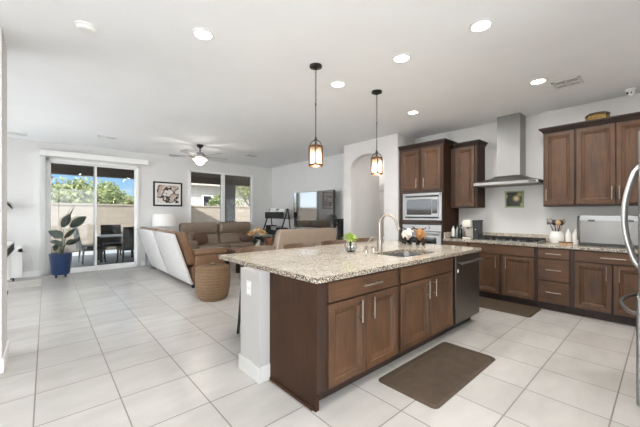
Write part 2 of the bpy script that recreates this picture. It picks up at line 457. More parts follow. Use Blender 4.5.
# sliding glass door
mb = MB(); x0, x1, z0, z1 = SL
mb.box(x0, 8.96, z0, x0+.05, 9.10, z1); mb.box(x1-.05, 8.96, z0, x1, 9.10, z1)
mb.box(x0, 8.96, z1-.05, x1, 9.10, z1); mb.box(x0, 8.96, 0, x1, 9.10, .05)
D = struct('door_1', mb, m_white, bevel=.004)
for a, b, yy in ((x0+.04, .905, 9.00), (.845, x1-.04, 9.045)):
    mb = MB(); s = .042
    mb.box(a, yy, .05, a+s, yy+.035, z1-.05); mb.box(b-s, yy, .05, b, yy+.035, z1-.05)
    mb.box(a, yy, .05, b, yy+.035, .05+s+.02); mb.box(a, yy, z1-.05-s+.005, b, yy+.035, z1-.04)
    sash = build('sash', mb, m_white, D, bevel=.003)
    mb = MB(); mb.box(a+s-.005, yy+.014, .11, b-s+.005, yy+.02, z1-.08); build('pane', mb, m_dim, sash)
mb = MB(); mb.box(.863, 8.965, 1.0, .888, 8.999, 1.25, bev=.006); mb.box(.868, 8.985, .96, .883, 9.0, 1.29); build('door_handle', mb, m_white, D)
# casing of the slider on the left, where the blinds stack
mb = MB()
for i in range(7): mb.box(-.095+i*.013, 8.90, .06, -.087+i*.013, 8.985, 2.60)
bl = solo('vertical_blind', mb, m_whiteplastic, (-.03, 8.94, .06), 'white vertical blind slats gathered at the left of the glass door', 'blind')
mb = MB(); mb.box(-.10, 8.86, 2.60, 1.97, 8.998, 2.725, bev=.006)
solo('blind_valance', mb, m_whiteplastic, (.93, 8.93, 2.60), 'long white boxed blind valance over the sliding glass door', 'valance')
# living-room window
mb = MB(); x0, x1, z0, z1 = WI
mb.box(x0, 8.97, z0, x0+.05, 9.1, z1); mb.box(x1-.05, 8.97, z0, x1, 9.1, z1); mb.box(x0, 8.97, z1-.05, x1, 9.1, z1); mb.box(x0, 8.97, z0, x1, 9.1, z0+.05)
mb.box((x0+x1)/2-.05, 8.98, z0, (x0+x1)/2+.05, 9.08, z1)
W = struct('window_1', mb, m_white, bevel=.004)
mb = MB(); mb.box(x0+.04, 9.03, z0+.04, x1-.04, 9.036, z1-.04); build('pane', mb, m_tint, W)
mb = MB(); mb.box(x0-.04, 8.93, z0-.04, x1+.04, 9.0, z0, bev=.005); build('window_sill', mb, m_white, W)
# door seen through the arch
mb = MB(); mb.box(6.86, 4.9, 0, 6.9, 4.98, 2.1); mb.box(6.86, 5.75, 0, 6.9, 5.83, 2.1); mb.box(6.86, 4.9, 2.1, 6.9, 5.83, 2.18); D2 = struct('door_2', mb, m_white)
mb = MB(); panel_front(mb, face_map('-x', 6.9), 4.98, 5.75, .01, 2.1, .12); build('leaf', mb, m_white, D2)

# ------------------------------------------------------------------ outside
mb = MB(); mb.box(-30, 9.15, -.12, 30, 60, -.02); mb.box(-30, -30, -.12, 30, -2.82, -.02); mb.box(-30, -2.82, -.12, -3.12, 9.15, -.02); struct('ground', mb, m_conc)
mb = MB(); mb.box(-6, 9.151, -.019, 14, 12.6, -.004); struct('floor_patio', mb, plain('grey_patio_slab', (128, 126, 124), .9, 0, .06, 4))
mb = MB(); mb.box(-20, 14.0, -.02, 24, 14.2, 1.66); mb.box(-20, 13.97, 1.66, 24, 14.23, 1.72); struct('wall_yard', mb, m_block)
mb = MB(); mb.box(-4, 11.6, 2.5, 9, 11.85, 2.74); mb.box(-4, 9.15, 2.74, 9, 11.85, 2.8); struct('trim_1', mb, m_beam)
mb = MB(); mb.box(5.2, 11.58, -.004, 5.72, 11.86, 2.5); struct('trim_2', mb, m_post)
mb = MB(); mb.prism([(-4, 9.16, 2.801), (1.2, 9.16, 2.82), (4.7, 9.16, 4.3), (7.6, 9.16, 2.82), (9, 9.16, 2.801)], (0, 2.69, 0)); struct('roof_gable', mb, m_stucco)

def tree(x, y, h, r, label, mat, n=5200, seed=1):
    rnd = random.Random(seed)
    root = thing('leafy_tree', (x, y, -.02), label, 'tree', 'trees beyond the block wall')
    mb = MB(); mb.tube([(x, y, -.02), (x+.05, y, h*.35), (x-.05, y+.05, h*.6)], [.13, .1, .05], 8)
    for k in range(5):
        a = k*1.3; mb.tube([(x, y, h*.38), (x+math.cos(a)*r*.6, y+math.sin(a)*r*.6, h*(.6+.05*k))], [.05, .02], 6)
    build('trunk', mb, m_beam, root)
    mb = MB(); cl = []
    for k in range(13):
        a = rnd.uniform(0, 2*PI); q = rnd.uniform(.1, .72)*r
        cl.append((x+math.cos(a)*q, y+math.sin(a)*q*.8, h*rnd.uniform(.42, .86), r*rnd.uniform(.3, .5)))
    for i in range(n):
        c = rnd.choice(cl); d = Vector((rnd.gauss(0, 1), rnd.gauss(0, 1), rnd.gauss(0, 1))).normalized()*c[3]*rnd.uniform(.65, 1.05)
        p = Vector(c[:3])+d; u = Vector((rnd.gauss(0, 1), rnd.gauss(0, 1), rnd.gauss(0, 1))).normalized()
        w = u.cross(Vector((rnd.gauss(0, 1), rnd.gauss(0, 1), .3))).normalized(); s = rnd.uniform(.05, .1)
        mb.poly([p-u*s, p+w*s*.5, p+u*s, p-w*s*.5])
    build('crown', mb, mat, root); return root
m_t1 = leaf_mat('olive_foliage', (84, 88, 48), (126, 128, 80)); m_t2 = leaf_mat('grey_green_foliage', (70, 80, 44), (108, 116, 70))
tree(.6, 16.0, 2.85, 1.5, 'rounded olive-green tree filling the left pane of the sliding door', m_t1, seed=2)
tree(2.5, 19.6, 3.0, 1.35, 'olive-green tree just right of the middle stile of the sliding door', m_t2, seed=3)
tree(3.3, 16.4, 2.3, 1.05, 'lower sparse tree at the right edge of the sliding door', m_t1, seed=4)
tree(7.0, 16.2, 2.4, .8, 'small green bush over the block wall in the left pane of the window', m_t2, 3200, seed=5)
tree(10.3, 18.6, 4.6, 1.7, 'tall pale green tree in the right pane of the living-room window', m_t1, seed=6)
# neighbour house
hx = thing('neighbour_house', (9.0, 24.0, -.02), 'pale stucco house with tiled roof seen through the living-room window', 'house')
mb = MB(); mb.box(6.0, 22.0, -.02, 14, 27, 3.4); build('house_wall', mb, m_stucco, hx)
mb = MB(); mb.prism([(5.4, 21.3, 3.35), (14.6, 21.3, 3.35), (14.6, 21.3, 3.5), (10.4, 21.3, 5.4), (9.6, 21.3, 5.4), (5.4, 21.3, 3.5)], (0, 6, 0)); build('roof', mb, m_rooftile, hx)
mb = MB(); mb.box(8.3, 21.93, 1.6, 9.1, 22.0, 2.7); wf = build('window', mb, m_white, hx)
mb = MB(); mb.box(8.38, 21.915, 1.68, 9.02, 21.93, 2.62); build('pane', mb, m_glassblk, wf)

# patio dining set
t = thing('patio_table', (1.5, 10.75, -.004), 'dark-legged patio dining table with a pale top outside the glass door', 'table')
mb = MB(); mb.box(1.12, 10.35, .69, 2.1, 11.15, .725, bev=.008); build('tabletop', mb, m_paper, t)
for sx in (1.15, 2.0):
    for sy in (10.45, 11.05): mb = MB(); mb.box(sx-.03, sy-.03, -.004, sx+.03, sy+.03, .69); build('leg', mb, m_blackpl, t)
def patio_chair(x, y, rz, label):
    t = thing('patio_chair', (0, 0, 0), label, 'chair', 'patio dining chairs')
    mb = MB(); mb.box(-.27, -.26, .36, .27, .27, .45, bev=.02); build('seat', mb, m_rattan_dk, t)
    mb = MB(); mb.box(-.27, -.32, .40, .27, -.26, 1.0, bev=.02, T=lambda p: Vector((p.x, p.y-(p.z-.4)*.18, p.z))); build('backrest', mb, m_rattan_dk, t)
    for s in (-1, 1):
        for q in (-.24, .22): mb = MB(); mb.tube([(s*.23, q, .36), (s*.25, q*1.12, 0)], [.025, .018], 8); build('leg', mb, m_blackpl, t)
    t.location = (x, y, -.004); t.rotation_euler.z = rz
patio_chair(.97, 10.62, -PI/2+.1, 'dark wicker patio chair left of the outdoor table, seen side-on')
patio_chair(1.75, 9.92, .1, 'dark wicker patio chair with its back to the glass door, nearest the door')
patio_chair(1.55, 11.42, PI, 'dark wicker patio chair on the far side of the outdoor table')
patio_chair(2.42, 10.8, PI/2, 'dark wicker patio chair at the right end of the outdoor table')

# ------------------------------------------------------------------ island
FI = face_map('-y', 1.585)
mb = MB(); mb.box(1.265, 2.145, 0, 4.06, 2.46, .876); struct('wall_island', mb, plain('island_paint', (172, 169, 165), .85, var=.012, scale=3))
baseboard('baseboard_island', [(1.25, 2.13, 0, 1.265, 2.475, .13), (1.2655, 2.13, 0, 1.358, 2.145, .13), (1.2655, 2.46, 0, 4.06, 2.475, .13)], plain('island_skirting', (196, 194, 190), .5, var=.01))
def island_cabinet(u0, u1, label, side=False, pulls=True, udiv=None):
    t = thing('island_cabinet', ((u0+u1)/2, 1.85, 0), label, 'cabinet', 'island base cabinets')
    mb = MB(); mb.box(u0, 1.585, .10, u1, 2.143, .60); mb.box(u0, 1.585, .60, u1, 1.603, .874); mb.box(u0, 1.603, .60, u0+.02, 2.143, .874); mb.box(u1-.02, 1.603, .60, u1, 2.143, .874)
    build('carcass', mb, m_frame, t)
    mb = MB(); mb.box(u0 if not side else u0+.02, 1.655, 0, u1, 1.68, .1); build('toe_kick', mb, m_wood_dk, t)
    if side:
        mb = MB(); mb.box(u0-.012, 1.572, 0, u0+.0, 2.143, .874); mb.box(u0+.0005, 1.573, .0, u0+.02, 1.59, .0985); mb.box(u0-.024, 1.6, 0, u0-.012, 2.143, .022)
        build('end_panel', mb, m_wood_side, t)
    return t
a = island_cabinet(1.372, 2.325, 'island base cabinet nearest the camera with dark end panel, one drawer, two doors', True)
drawer(FI, 1.475, 2.30, .72, .858, a, [(1.93, .79)], .23)
door(FI, 1.475, 1.872, .115, .705, a, (1.80, .60)); door(FI, 1.88, 2.30, .115, .705, a, (1.945, .60))
b = island_cabinet(2.327, 3.385, 'island sink cabinet beside the dishwasher with false front and two doors')
drawer(FI, 2.355, 3.355, .72, .858, b, name='false_front')
door(FI, 2.355, 2.86, .115, .705, b, (2.80, .60)); door(FI, 2.868, 3.355, .115, .705, b, (2.93, .60))
# dishwasher
t = thing('dishwasher', (3.73, 1.8, 0), 'dark stainless dishwasher at the far end of the island', 'dishwasher')
mb = MB(); mb.box(3.39, 1.6, .1, 4.055, 2.14, .868); build('tub', mb, m_blackpl, t)
mb = MB(); mb.box(3.40, 1.553, .11, 4.05, 1.6, .865, bev=.006); build('door', mb, m_dsteel, t)
mb = MB(); mb.tube([(3.44, 1.50, .79), (4.01, 1.50, .79)], .014, 12)
for q in (3.47, 3.98): mb.tube([(q, 1.553, .79), (q, 1.50, .79)], .009, 8)
build('handle', mb, m_steel, t, smooth=True)
mb = MB(); mb.box(3.40, 1.66, 0, 4.05, 1.68, .1); build('toe_kick', mb, m_blackpl, t)
mb = MB(); mb.lathe((3.455, 1.5515, .70), [(.022, 0), (.022, .002)], 20, 'y'); build('badge', mb, m_paper, t)
# worktop with sink cut-out
t = thing('island_worktop', (2.7, 2.3, .876), 'speckled beige granite worktop of the kitchen island', 'worktop')
SX0, SX1, SY0, SY1 = 2.62, 3.28, 1.70, 2.12
X0, X1, Y0, Y1 = 1.335, 4.10, 1.535, 3.10
mb = MB(); b_ = mb.b
def rr(x0, x1, y0, y1, r, z, n=5):
    P = []
    for cx, cy, a0 in ((x1-r, y1-r, 0), (x0+r, y1-r, PI/2), (x0+r, y0+r, PI), (x1-r, y0+r, 1.5*PI)):
        for i in range(n+1): P.append((cx+r*math.cos(a0+i*PI/2/n), cy+r*math.sin(a0+i*PI/2/n), z))
    return P
def slab_with_hole(mb, o, i, zt, zb):
    n = len(o)
    r = [[(p[0], p[1], zb) for p in i], [(p[0], p[1], zb) for p in o], [(p[0], p[1], zt) for p in o], [(p[0], p[1], zt) for p in i], [(p[0], p[1], zb) for p in i]]
    mb.loft(r, False, False)
slab_with_hole(mb, rr(X0, X1, Y0, Y1, .03, 0), rr(SX0, SX1, SY0, SY1, .06, 0), .914, .8765)
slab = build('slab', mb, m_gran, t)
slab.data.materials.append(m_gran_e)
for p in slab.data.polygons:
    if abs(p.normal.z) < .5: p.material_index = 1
# undermount sink
mb = MB(); outer = rr(SX0-.005, SX1+.005, SY0-.005, SY1+.005, .06, 0); bot = rr(SX0+.02, SX1-.02, SY0+.02, SY1-.02, .06, 0)
mb.loft([[(p[0], p[1], .8755) for p in rr(SX0-.03, SX1+.03, SY0-.02, SY1+.02, .06, 0)], [(p[0], p[1], .8755) for p in outer], [(p[0], p[1], .70) for p in bot]], False, True)
t = thing('undermount_sink', (2.95, 1.91, .69), 'stainless undermount sink set into the island worktop', 'sink')
build('basin', mb, m_steel, t, smooth=True)
mb = MB(); mb.lathe((2.95, 1.91, .701), [(.045, 0), (.045, .004), (.03, .005)], 20); build('drain', mb, m_chrome, t)
# faucet
fx, fy = 2.86, 2.185
t = thing('kitchen_faucet', (fx, fy, .914), 'tall gooseneck pull-down faucet behind the island sink', 'faucet')
mb = MB(); mb.lathe((fx, fy, .914), [(.032, 0), (.034, .012), (.029, .02), (.027, .12), (.018, .15)], 20); build('base', mb, m_nickel, t, smooth=True)
dr = Vector((.35, -1, 0)).normalized(); path = [(fx, fy, 1.04), (fx, fy, 1.225)]
for i in range(11):
    a = PI-PI*i/10*.92; q = .095+.095*math.cos(a); path.append((fx+dr.x*q, fy+dr.y*q, 1.225+.105*math.sin(a)))
mb = MB(); mb.tube(path, .0155, 12); build('gooseneck', mb, m_nickel, t, smooth=True)
px_, py_, pz_ = path[-1]; mb = MB(); mb.tube([(px_, py_, pz_), (px_+dr.x*.02, py_+dr.y*.02, pz_-.05), (px_+dr.x*.035, py_+dr.y*.035, pz_-.085)], [.013, .019, .021], 12); build('spray_head', mb, m_nickel, t, smooth=True)
mb = MB(); mb.tube([(fx, fy, 1.0), (fx+.05, fy, 1.005), (fx+.07, fy+.0, 1.02), (fx+.075, fy, 1.075)], [.014, .011, .009, .007], 10); build('lever', mb, m_nickel, t, smooth=True)
t = thing('soap_dispenser', (2.69, 2.245, .914), 'small soap pump with a long curved spout left of the faucet', 'soap dispenser')
mb = MB(); mb.lathe((2.69, 2.245, .914), [(.022, 0), (.022, .01), (.014, .018), (.014, .05), (.018, .055), (.018, .07)], 16); build('pump', mb, m_nickel, t, smooth=True)
mb = MB(); mb.tube([(2.69, 2.245, .98), (2.705, 2.235, 1.02), (2.73, 2.215, 1.06), (2.765, 2.19, 1.085), (2.785, 2.17, 1.08)], .006, 8); build('spout', mb, m_nickel, t, smooth=True)
mb = MB(); mb.lathe((2.785, 2.215, .914), [(.022, 0), (.022, .05), (.018, .056)], 18)
solo('air_gap_cap', mb, m_nickel, (2.785, 2.215, .914), 'short metal air gap cylinder between soap pump and faucet', 'air gap', smooth=True)
# glass vase with lime leaves
vx, vy = 2.56, 2.36
t = thing('glass_vase', (vx, vy, .914), 'round clear glass vase of lime-green leaves on the island', 'vase')
mb = MB(); prof = [(.03, 0), (.06, .02), (.072, .055), (.064, .09), (.048, .112), (.044, .112), (.058, .088), (.066, .055), (.056, .024), (.02, .01)]
mb.lathe((vx, vy, .914), prof, 24)
gm = Mat('vase_glass'); gm.p(Roughness=.03, IOR=1.4); gm.b.inputs['Transmission Weight'].default_value = 1; gm.col((.95, .97, .96, 1)); build('bowl', mb, gm.m, t, smooth=True)
def leaf(mb, base, d, L, Wd, droop=.3, nrm=None):
    """one leaf blade bent along its length"""
    d = Vector(d).normalized(); side = d.cross(Vector((0, 0, 1)))
    if nrm is not None: side = Vector(nrm)
    if side.length < .05: side = Vector((1, 0, 0))
    side.normalize(); rows = []; n = 7
    for i in range(n+1):
        s = i/n; w = Wd*math.sin(PI*min(1, s*.96+.03))**.8*(1.15-.5*s)
        p = Vector(base)+d*L*s+Vector((0, 0, -droop*L*s*s)); up = side.cross(d)
        rows.append([p-side*w+up*w*.25, p, p+side*w+up*w*.25])
    v = [[mb.b.verts.new(q) for q in r] for r in rows]
    for a, b in zip(v, v[1:]):
        for k in (0, 1): mb.b.faces.new((a[k], a[k+1], b[k+1], b[k]))
rnd = random.Random(3); mb = MB(); ms = MB()
for i in range(36):
    a = rnd.uniform(0, 2*PI); el = rnd.uniform(.2, 1.2); q = rnd.uniform(.0, .03)
    b0 = (vx+math.cos(a)*q, vy+math.sin(a)*q, 1.03+rnd.uniform(0, .045))
    leaf(mb, b0, (math.cos(a)*math.cos(el), math.sin(a)*math.cos(el), math.sin(el)), rnd.uniform(.08, .125), .024, .35)
    if i % 3 == 0: ms.tube([(vx+rnd.uniform(-.02, .02), vy, .94), b0], .002, 5)
build('leaves', mb, m_lime, t); build('stems', ms, m_stem, t)
# two woolly cattle figurines
def figurine(x, y, rz, label, fur, leg, horn):
    t = thing('cattle_figurine', (0, 0, 0), label, 'figurine')
    mb = MB(); mb.sphere((0, 0, .085), .05, (1.35, .9, .95)); mb.sphere((.07, 0, .115), .034, (1.05, .95, 1)); mb.sphere((.1, 0, .1), .02, (1.1, .9, .9)); mb.sphere((.06, 0, .147), .02, (1, 1, .6))
    mb.sphere((-.06, 0, .095), .02)
    mb.sphere((.065, .035, .125), .014, (.6, 1.3, .6)); mb.sphere((.065, -.035, .125), .014, (.6, 1.3, .6))
    rn = random.Random(1)
    for i in range(60):
        d = Vector((rn.gauss(0, 1), rn.gauss(0, 1), rn.gauss(0, 1))).normalized(); mb.sphere((d.x*.062, d.y*.042, .087+d.z*.044), .011, u=6, v=5)
    o = build('body', mb, fur, t, smooth=True); md = o.modifiers.new('remesh', 'REMESH'); md.mode = 'VOXEL'; md.voxel_size = .0045; md.use_smooth_shade = True
    for sx in (-.04, .04):
        for sy in (-.026, .026): mb = MB(); mb.tube([(sx, sy, .07), (sx*1.05, sy, .0)], [.014, .012], 8); build('leg', mb, leg, t, smooth=True)
    for s in (-1, 1):
        mb = MB(); mb.tube([(.062, s*.02, .145), (.062, s*.045, .15), (.066, s*.06, .17)], [.007, .005, .002], 7); build('horn', mb, horn, t, smooth=True)
    for s in (-1, 1):
        mb = MB(); mb.sphere((.1, s*.012, .122), .004, u=8, v=6); build('eye', mb, m_blackpl, t)
    t.location = (x, y, .914); t.rotation_euler.z = rz; return t
g = figurine(3.87, 2.475, -2.3, 'white woolly cattle figurine with dark legs on the island, the left one', m_fur_w, m_iron, m_iron)
g.scale = (1.45, 1.45, 1.45)
g = figurine(3.90, 2.275, -2.75, 'tan woolly cattle figurine on the island, the right one of two', m_fur_b, m_soil, m_soil); g.scale = (1.5, 1.5, 1.5)
# outlets
def outlet(name, F, u, v, label):
    c = F(u, v, .0); t = thing(name, c, label, 'outlet', 'wall outlets')
    mb = MB(); ubox(mb, F, u-.036, u+.036, v-.058, v+.058, .0005, .006, bev=.002); build('cover_plate', mb, m_plate, t)
    for s in (-1, 1): mb = MB(); ubox(mb, F, u-.017, u+.017, v+s*.026-.015, v+s*.026+.015, .006, .009); build('socket', mb, m_paper, t)
outlet('wall_outlet', face_map('-x', 1.265), 2.31, .725, 'white outlet plate on the grey end wall of the island')
outlet('wall_outlet', face_map('-y', 9.0), -.2, .39, 'white outlet plate low on the wall left of the glass door')
outlet('wall_outlet', face_map('-x', 5.79), .14, 1.18, 'white outlet plate on the backsplash wall by the fridge')
outlet('wall_outlet', face_map('-x', 5.79), 2.2, 1.18, 'white outlet plate on the wall behind the coffee maker')

# bar stools on the far side of the island
def bar_stool(x, label):
    t = thing('bar_stool', (0, 0, 0), label, 'bar stool', 'bar stools behind the island')
    mb = MB(); mb.box(-.21, -.2, .60, .21, .2, .67, bev=.025, seg=3); build('seat', mb, m_tan, t, smooth=True)
    mb = MB(); R = []
    for i in range(9):
        a = -1.0+2.0*i/8; cx, cy = math.sin(a)*.30, math.cos(a)*.24+.0
        R.append([(cx*.93, cy*.93, .84), (cx, cy, .84), (cx*1.03, cy*1.03, .962), (cx*.96, cy*.96, .962)])
    mb.loft(R); build('backrest', mb, m_tan, t, smooth=True, bevel=.006)
    for s in (-1, 1):
        mb = MB(); mb.tube([(s*.16, .17, .64), (s*.18, .19, .87)], .013, 8); build('back_post', mb, m_iron, t)
        for q in (-1, 1): mb = MB(); mb.tube([(s*.17, q*.16, .61), (s*.21, q*.2, 0)], [.022, .016], 8); build('leg', mb, m_iron, t)
    mb = MB(); mb.tube([(.19, .18, .22), (.19, -.18, .22), (-.19, -.18, .22), (-.19, .18, .22)], .01, 8, True); build('foot_rail', mb, m_iron, t)
    t.location = (x, 2.995, 0)
for x, l in ((1.82, 'low-backed brown bar stool at the near end of the island, its dark leg showing'), (2.44, 'low-backed brown bar stool, second from the near end of the island'),
             (3.06, 'low-backed brown bar stool behind the glass vase'), (3.68, 'low-backed brown bar stool behind the faucet')): bar_stool(x, l)

# ------------------------------------------------------------------ cook wall
FC = face_map('-x', 5.19); FU = face_map('-x', 5.46)
XW = 5.788
def base_cabinet(y0, y1, label):
    t = thing('base_cabinet', (5.45, (y0+y1)/2, 0), label, 'cabinet', 'base cabinets along the cook wall')
    mb = MB(); mb.box(5.19, y0, .1, XW, y1, .874); build('carcass', mb, m_frame, t)
    mb = MB(); mb.box(5.255, y0, 0, 5.275, y1, .1); build('toe_kick', mb, m_wood_dk, t)
    return t
c = base_cabinet(2.155, 2.586, 'narrow base cabinet under the coffee maker beside the oven tower')
drawer(FC, 2.175, 2.58, .725, .862, c, [(2.38, .795)]); door(FC, 2.175, 2.58, .118, .71, c, (2.23, .6))
c = base_cabinet(1.222, 2.153, 'wide base cabinet under the gas cooktop with two doors')
drawer(FC, 1.245, 2.135, .725, .862, c, name='false_front')
door(FC, 1.695, 2.135, .118, .71, c, (1.74, .6)); door(FC, 1.245, 1.645, .118, .71, c, (1.60, .6))
c = base_cabinet(.823, 1.22, 'three-drawer base cabinet right of the cooktop')
drawer(FC, .85, 1.197, .728, .862, c, [(1.02, .795)]); drawer(FC, .85, 1.197, .425, .713, c, [(1.02, .575)]); drawer(FC, .85, 1.197, .118, .41, c, [(1.02, .27)])
c = base_cabinet(.02, .821, 'base cabinet with wide drawer and two doors beside the fridge')
drawer(FC, .04, .795, .728, .862, c, [(.43, .795)], .23); door(FC, .44, .795, .118, .713, c, (.49, .6)); door(FC, .04, .428, .118, .713, c, (.375, .6))
c = base_cabinet(-.755, .018, 'base cabinet in the corner behind the fridge')
drawer(FC, -.74, 0, .728, .862, c, [(-.37, .795)])
# oven tower
t = thing('oven_tower_cabinet', (5.45, 3.03, 0), 'tall brown cabinet tower housing microwave and oven', 'cabinet')
mb = MB()
mb.box(5.19, 2.60, .1, XW, 2.622, 2.575); mb.box(5.19, 3.465, .1, XW, 3.488, 2.575); mb.box(5.74, 2.622, .1, XW, 3.465, 2.575)
mb.box(5.19, 2.622, 1.73, 5.74, 3.465, 2.575); mb.box(5.19, 2.622, 1.165, 5.74, 3.465, 1.225); mb.box(5.19, 2.622, .1, 5.74, 3.465, .42); mb.box(5.19, 2.622, .42, 5.2, 2.64, 1.73); mb.box(5.19, 3.447, .42, 5.2, 3.465, 1.73)
build('carcass', mb, m_frame, t)
mb = MB(); mb.box(5.2, 2.588, .0, XW, 2.60, 2.575); build('side_panel', mb, m_wood_side, t)
FT = FC
door(FT, 3.055, 3.44, 1.795, 2.53, t, (3.095, 1.915)); door(FT, 2.63, 2.985, 1.795, 2.53, t, (2.945, 1.915))
def crown(mb, x, y0, y1, z0, z1, out=.06, wl=True, wr=True):
    """sloped crown moulding round front and both ends"""
    P = lambda o, z: [(XW, y1+(o if wl else 0), z), (x-o, y1+(o if wl else 0), z), (x-o, y0-(o if wr else 0), z), (XW, y0-(o if wr else 0), z)]
    mb.loft([P(.004, z0), P(.01, z0+.012), P(out*.8, z1-.022), P(out, z1-.018), P(out, z1)])
    return mb
build('crown_moulding', crown(MB(), 5.19, 2.588, 3.488, 2.575, 2.65, .05, wl=False), m_wood_dk, t)
# built-in microwave
t = thing('microwave', (5.3, 3.0, 1.226), 'built-in stainless microwave in the tall oven tower', 'microwave')
mb = MB(); mb.box(5.2, 2.645, 1.23, 5.7, 3.44, 1.725); build('housing', mb, m_blackpl, t)
F = face_map('-x', 5.19)
mb = MB()
for (a, b, c_, d) in ((2.615, 3.40, 1.68, 1.725), (2.615, 3.40, 1.228, 1.26), (2.615, 2.67, 1.26, 1.68), (3.345, 3.40, 1.26, 1.68)): ubox(mb, F, a, b, c_, d, 0, .014)
build('trim_frame', mb, m_steel, t, bevel=.002)
for va, vb in ((1.655, 1.676), (1.263, 1.284)): mb = MB(); ubox(mb, F, 2.69, 3.345, va, vb, .0, .012); build('vent_grille', mb, m_blackpl, t)
mb = MB(); ubox(mb, F, 2.672, 3.343, 1.29, 1.65, 0, .022, bev=.004); dd = build('door', mb, m_steel, t)
mb = MB(); ubox(mb, F, 2.80, 3.31, 1.325, 1.615, .022, .026, bev=.002); build('door_glass', mb, m_glassblk, dd)
mb = MB(); ubox(mb, F, 2.69, 2.79, 1.35, 1.60, .022, .025); build('control_panel', mb, m_glassblk, t)
mb = MB(); ubox(mb, F, 2.632, 2.652, 1.69, 1.712, .014, .017); build('badge', mb, m_blackpl, t)
# wall oven
t = thing('built_in_oven', (5.3, 3.0, .42), 'stainless built-in wall oven under the microwave', 'oven')
mb = MB(); mb.box(5.2, 2.645, .425, 5.7, 3.44, 1.16); build('housing', mb, m_blackpl, t)
mb = MB(); ubox(mb, F, 2.615, 3.40, 1.03, 1.14, 0, .02, bev=.003); cp = build('control_panel', mb, m_steel, t)
mb = MB(); mb.lathe((5.166, 2.86, 1.085), [(.03, .004), (.03, -.012), (.024, -.02)], 18, 'x'); build('knob', mb, m_steel_h, cp, smooth=True)
mb = MB(); mb.lathe((5.166, 3.2, 1.085), [(.03, .004), (.03, -.012), (.024, -.02)], 18, 'x'); build('knob', mb, m_steel_h, cp, smooth=True)
mb = MB(); ubox(mb, F, 2.615, 3.40, .43, 1.022, 0, .03, bev=.004); od = build('door', mb, m_steel, t)
mb = MB(); ubox(mb, F, 2.7, 3.31, .52, .92, .03, .033, bev=.002); build('door_glass', mb, m_glassblk, od)
mb = MB(); mb.tube([(5.11, 2.66, .975), (5.11, 3.36, .975)], .013, 10)
for q in (2.7, 3.32): mb.tube([(5.162, q, .975), (5.11, q, .975)], .009, 8)
build('handle', mb, m_steel, od, smooth=True)
# upper cabinets
def upper(y0, y1, label):
    t = thing('upper_cabinet', (5.62, (y0+y1)/2, 1.45), label, 'cabinet', 'upper cabinets')
    mb = MB(); mb.box(5.46, y0, 1.45, XW, y1, 2.515); build('carcass', mb, m_frame, t); return t
t = upper(2.137, 2.585, 'narrow single-door upper cabinet left of the range hood'); door(FU, 2.17, 2.49, 1.475, 2.50, t)
mb = MB(); mb.box(5.462, 2.125, 1.45, XW, 2.137, 2.515); build('side_panel', mb, m_wood_side, t)
build('crown_moulding', crown(MB(), 5.46, 2.125, 2.536, 2.515, 2.59, .05, wl=False), m_wood_dk, t)
t = upper(.832, 1.2, 'single-door upper cabinet just right of the range hood'); door(FU, .845, 1.185, 1.475, 2.50, t, (1.155, 1.615))
build('crown_moulding', crown(MB(), 5.46, .832, 1.2, 2.515, 2.59, .05, wr=False), m_wood_dk, t)
t = upper(.02, .83, 'double-door upper cabinet above the stainless counter oven'); door(FU, .432, .818, 1.475, 2.50, t, (.462, 1.615)); door(FU, .04, .424, 1.475, 2.50, t, (.392, 1.615))
build('crown_moulding', crown(MB(), 5.46, .02, .83, 2.515, 2.59, .05, wl=False, wr=False), m_wood_dk, t)
t = upper(-.76, .018, 'upper cabinet in the corner above the fridge side'); door(FU, -.74, 0, 1.475, 2.50, t)
build('crown_moulding', crown(MB(), 5.46, -.755, .018, 2.515, 2.59, .05, wl=False, wr=False), m_wood_dk, t)
# worktop and backsplash
t = thing('cook_worktop', (5.45, .9, .876), 'speckled granite worktop along the cook wall', 'worktop')
mb = MB(); mb.box(5.155, -.758, .876, XW, 2.586, .914, bev=.004); s_ = build('slab', mb, m_gran, t)
s_.data.materials.append(m_gran_e)
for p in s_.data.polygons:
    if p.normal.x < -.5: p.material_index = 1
mb = MB(); mb.box(5.768, -.758, .914, XW, 2.586, 1.02); mb.box(5.2, 2.566, .914, 5.768, 2.586, 1.02); build('backsplash', mb, m_gran, t)
# cooktop
t = thing('gas_cooktop', (5.47, 1.65, .914), 'stainless gas cooktop with black cast-iron grates under the hood', 'cooktop')
mb = MB(); mb.box(5.225, 1.21, .9145, 5.735, 2.09, .928, bev=.004); build('tray', mb, m_steel, t)
for k in range(3):
    ya = 1.225+k*.29; yb = ya+.275; mb = MB()
    for yy in (ya, ya+.09, ya+.18, yb-.014): mb.box(5.27, yy, .952, 5.72, yy+.014, .972)
    for xx in (5.27, 5.41, 5.56, 5.706): mb.box(xx, ya, .95, xx+.014, yb, .97)
    for xx in (5.27, 5.706):
        for yy in (ya, yb-.014): mb.box(xx, yy, .928, xx+.014, yy+.014, .952)
    build('grate', mb, m_iron, t)
for (xx, yy) in ((5.40, 1.36), (5.62, 1.36), (5.5, 1.65), (5.40, 1.94), (5.62, 1.94)):
    mb = MB(); mb.lathe((xx, yy, .928), [(.05, 0), (.05, .008), (.034, .01), (.034, .018)], 18); build('burner', mb, m_iron, t)
for k in range(5):
    mb = MB(); mb.lathe((5.247, 1.46+k*.095, .928), [(.017, 0), (.016, .022), (.012, .026)], 14); build('knob', mb, m_steel, t, smooth=True)
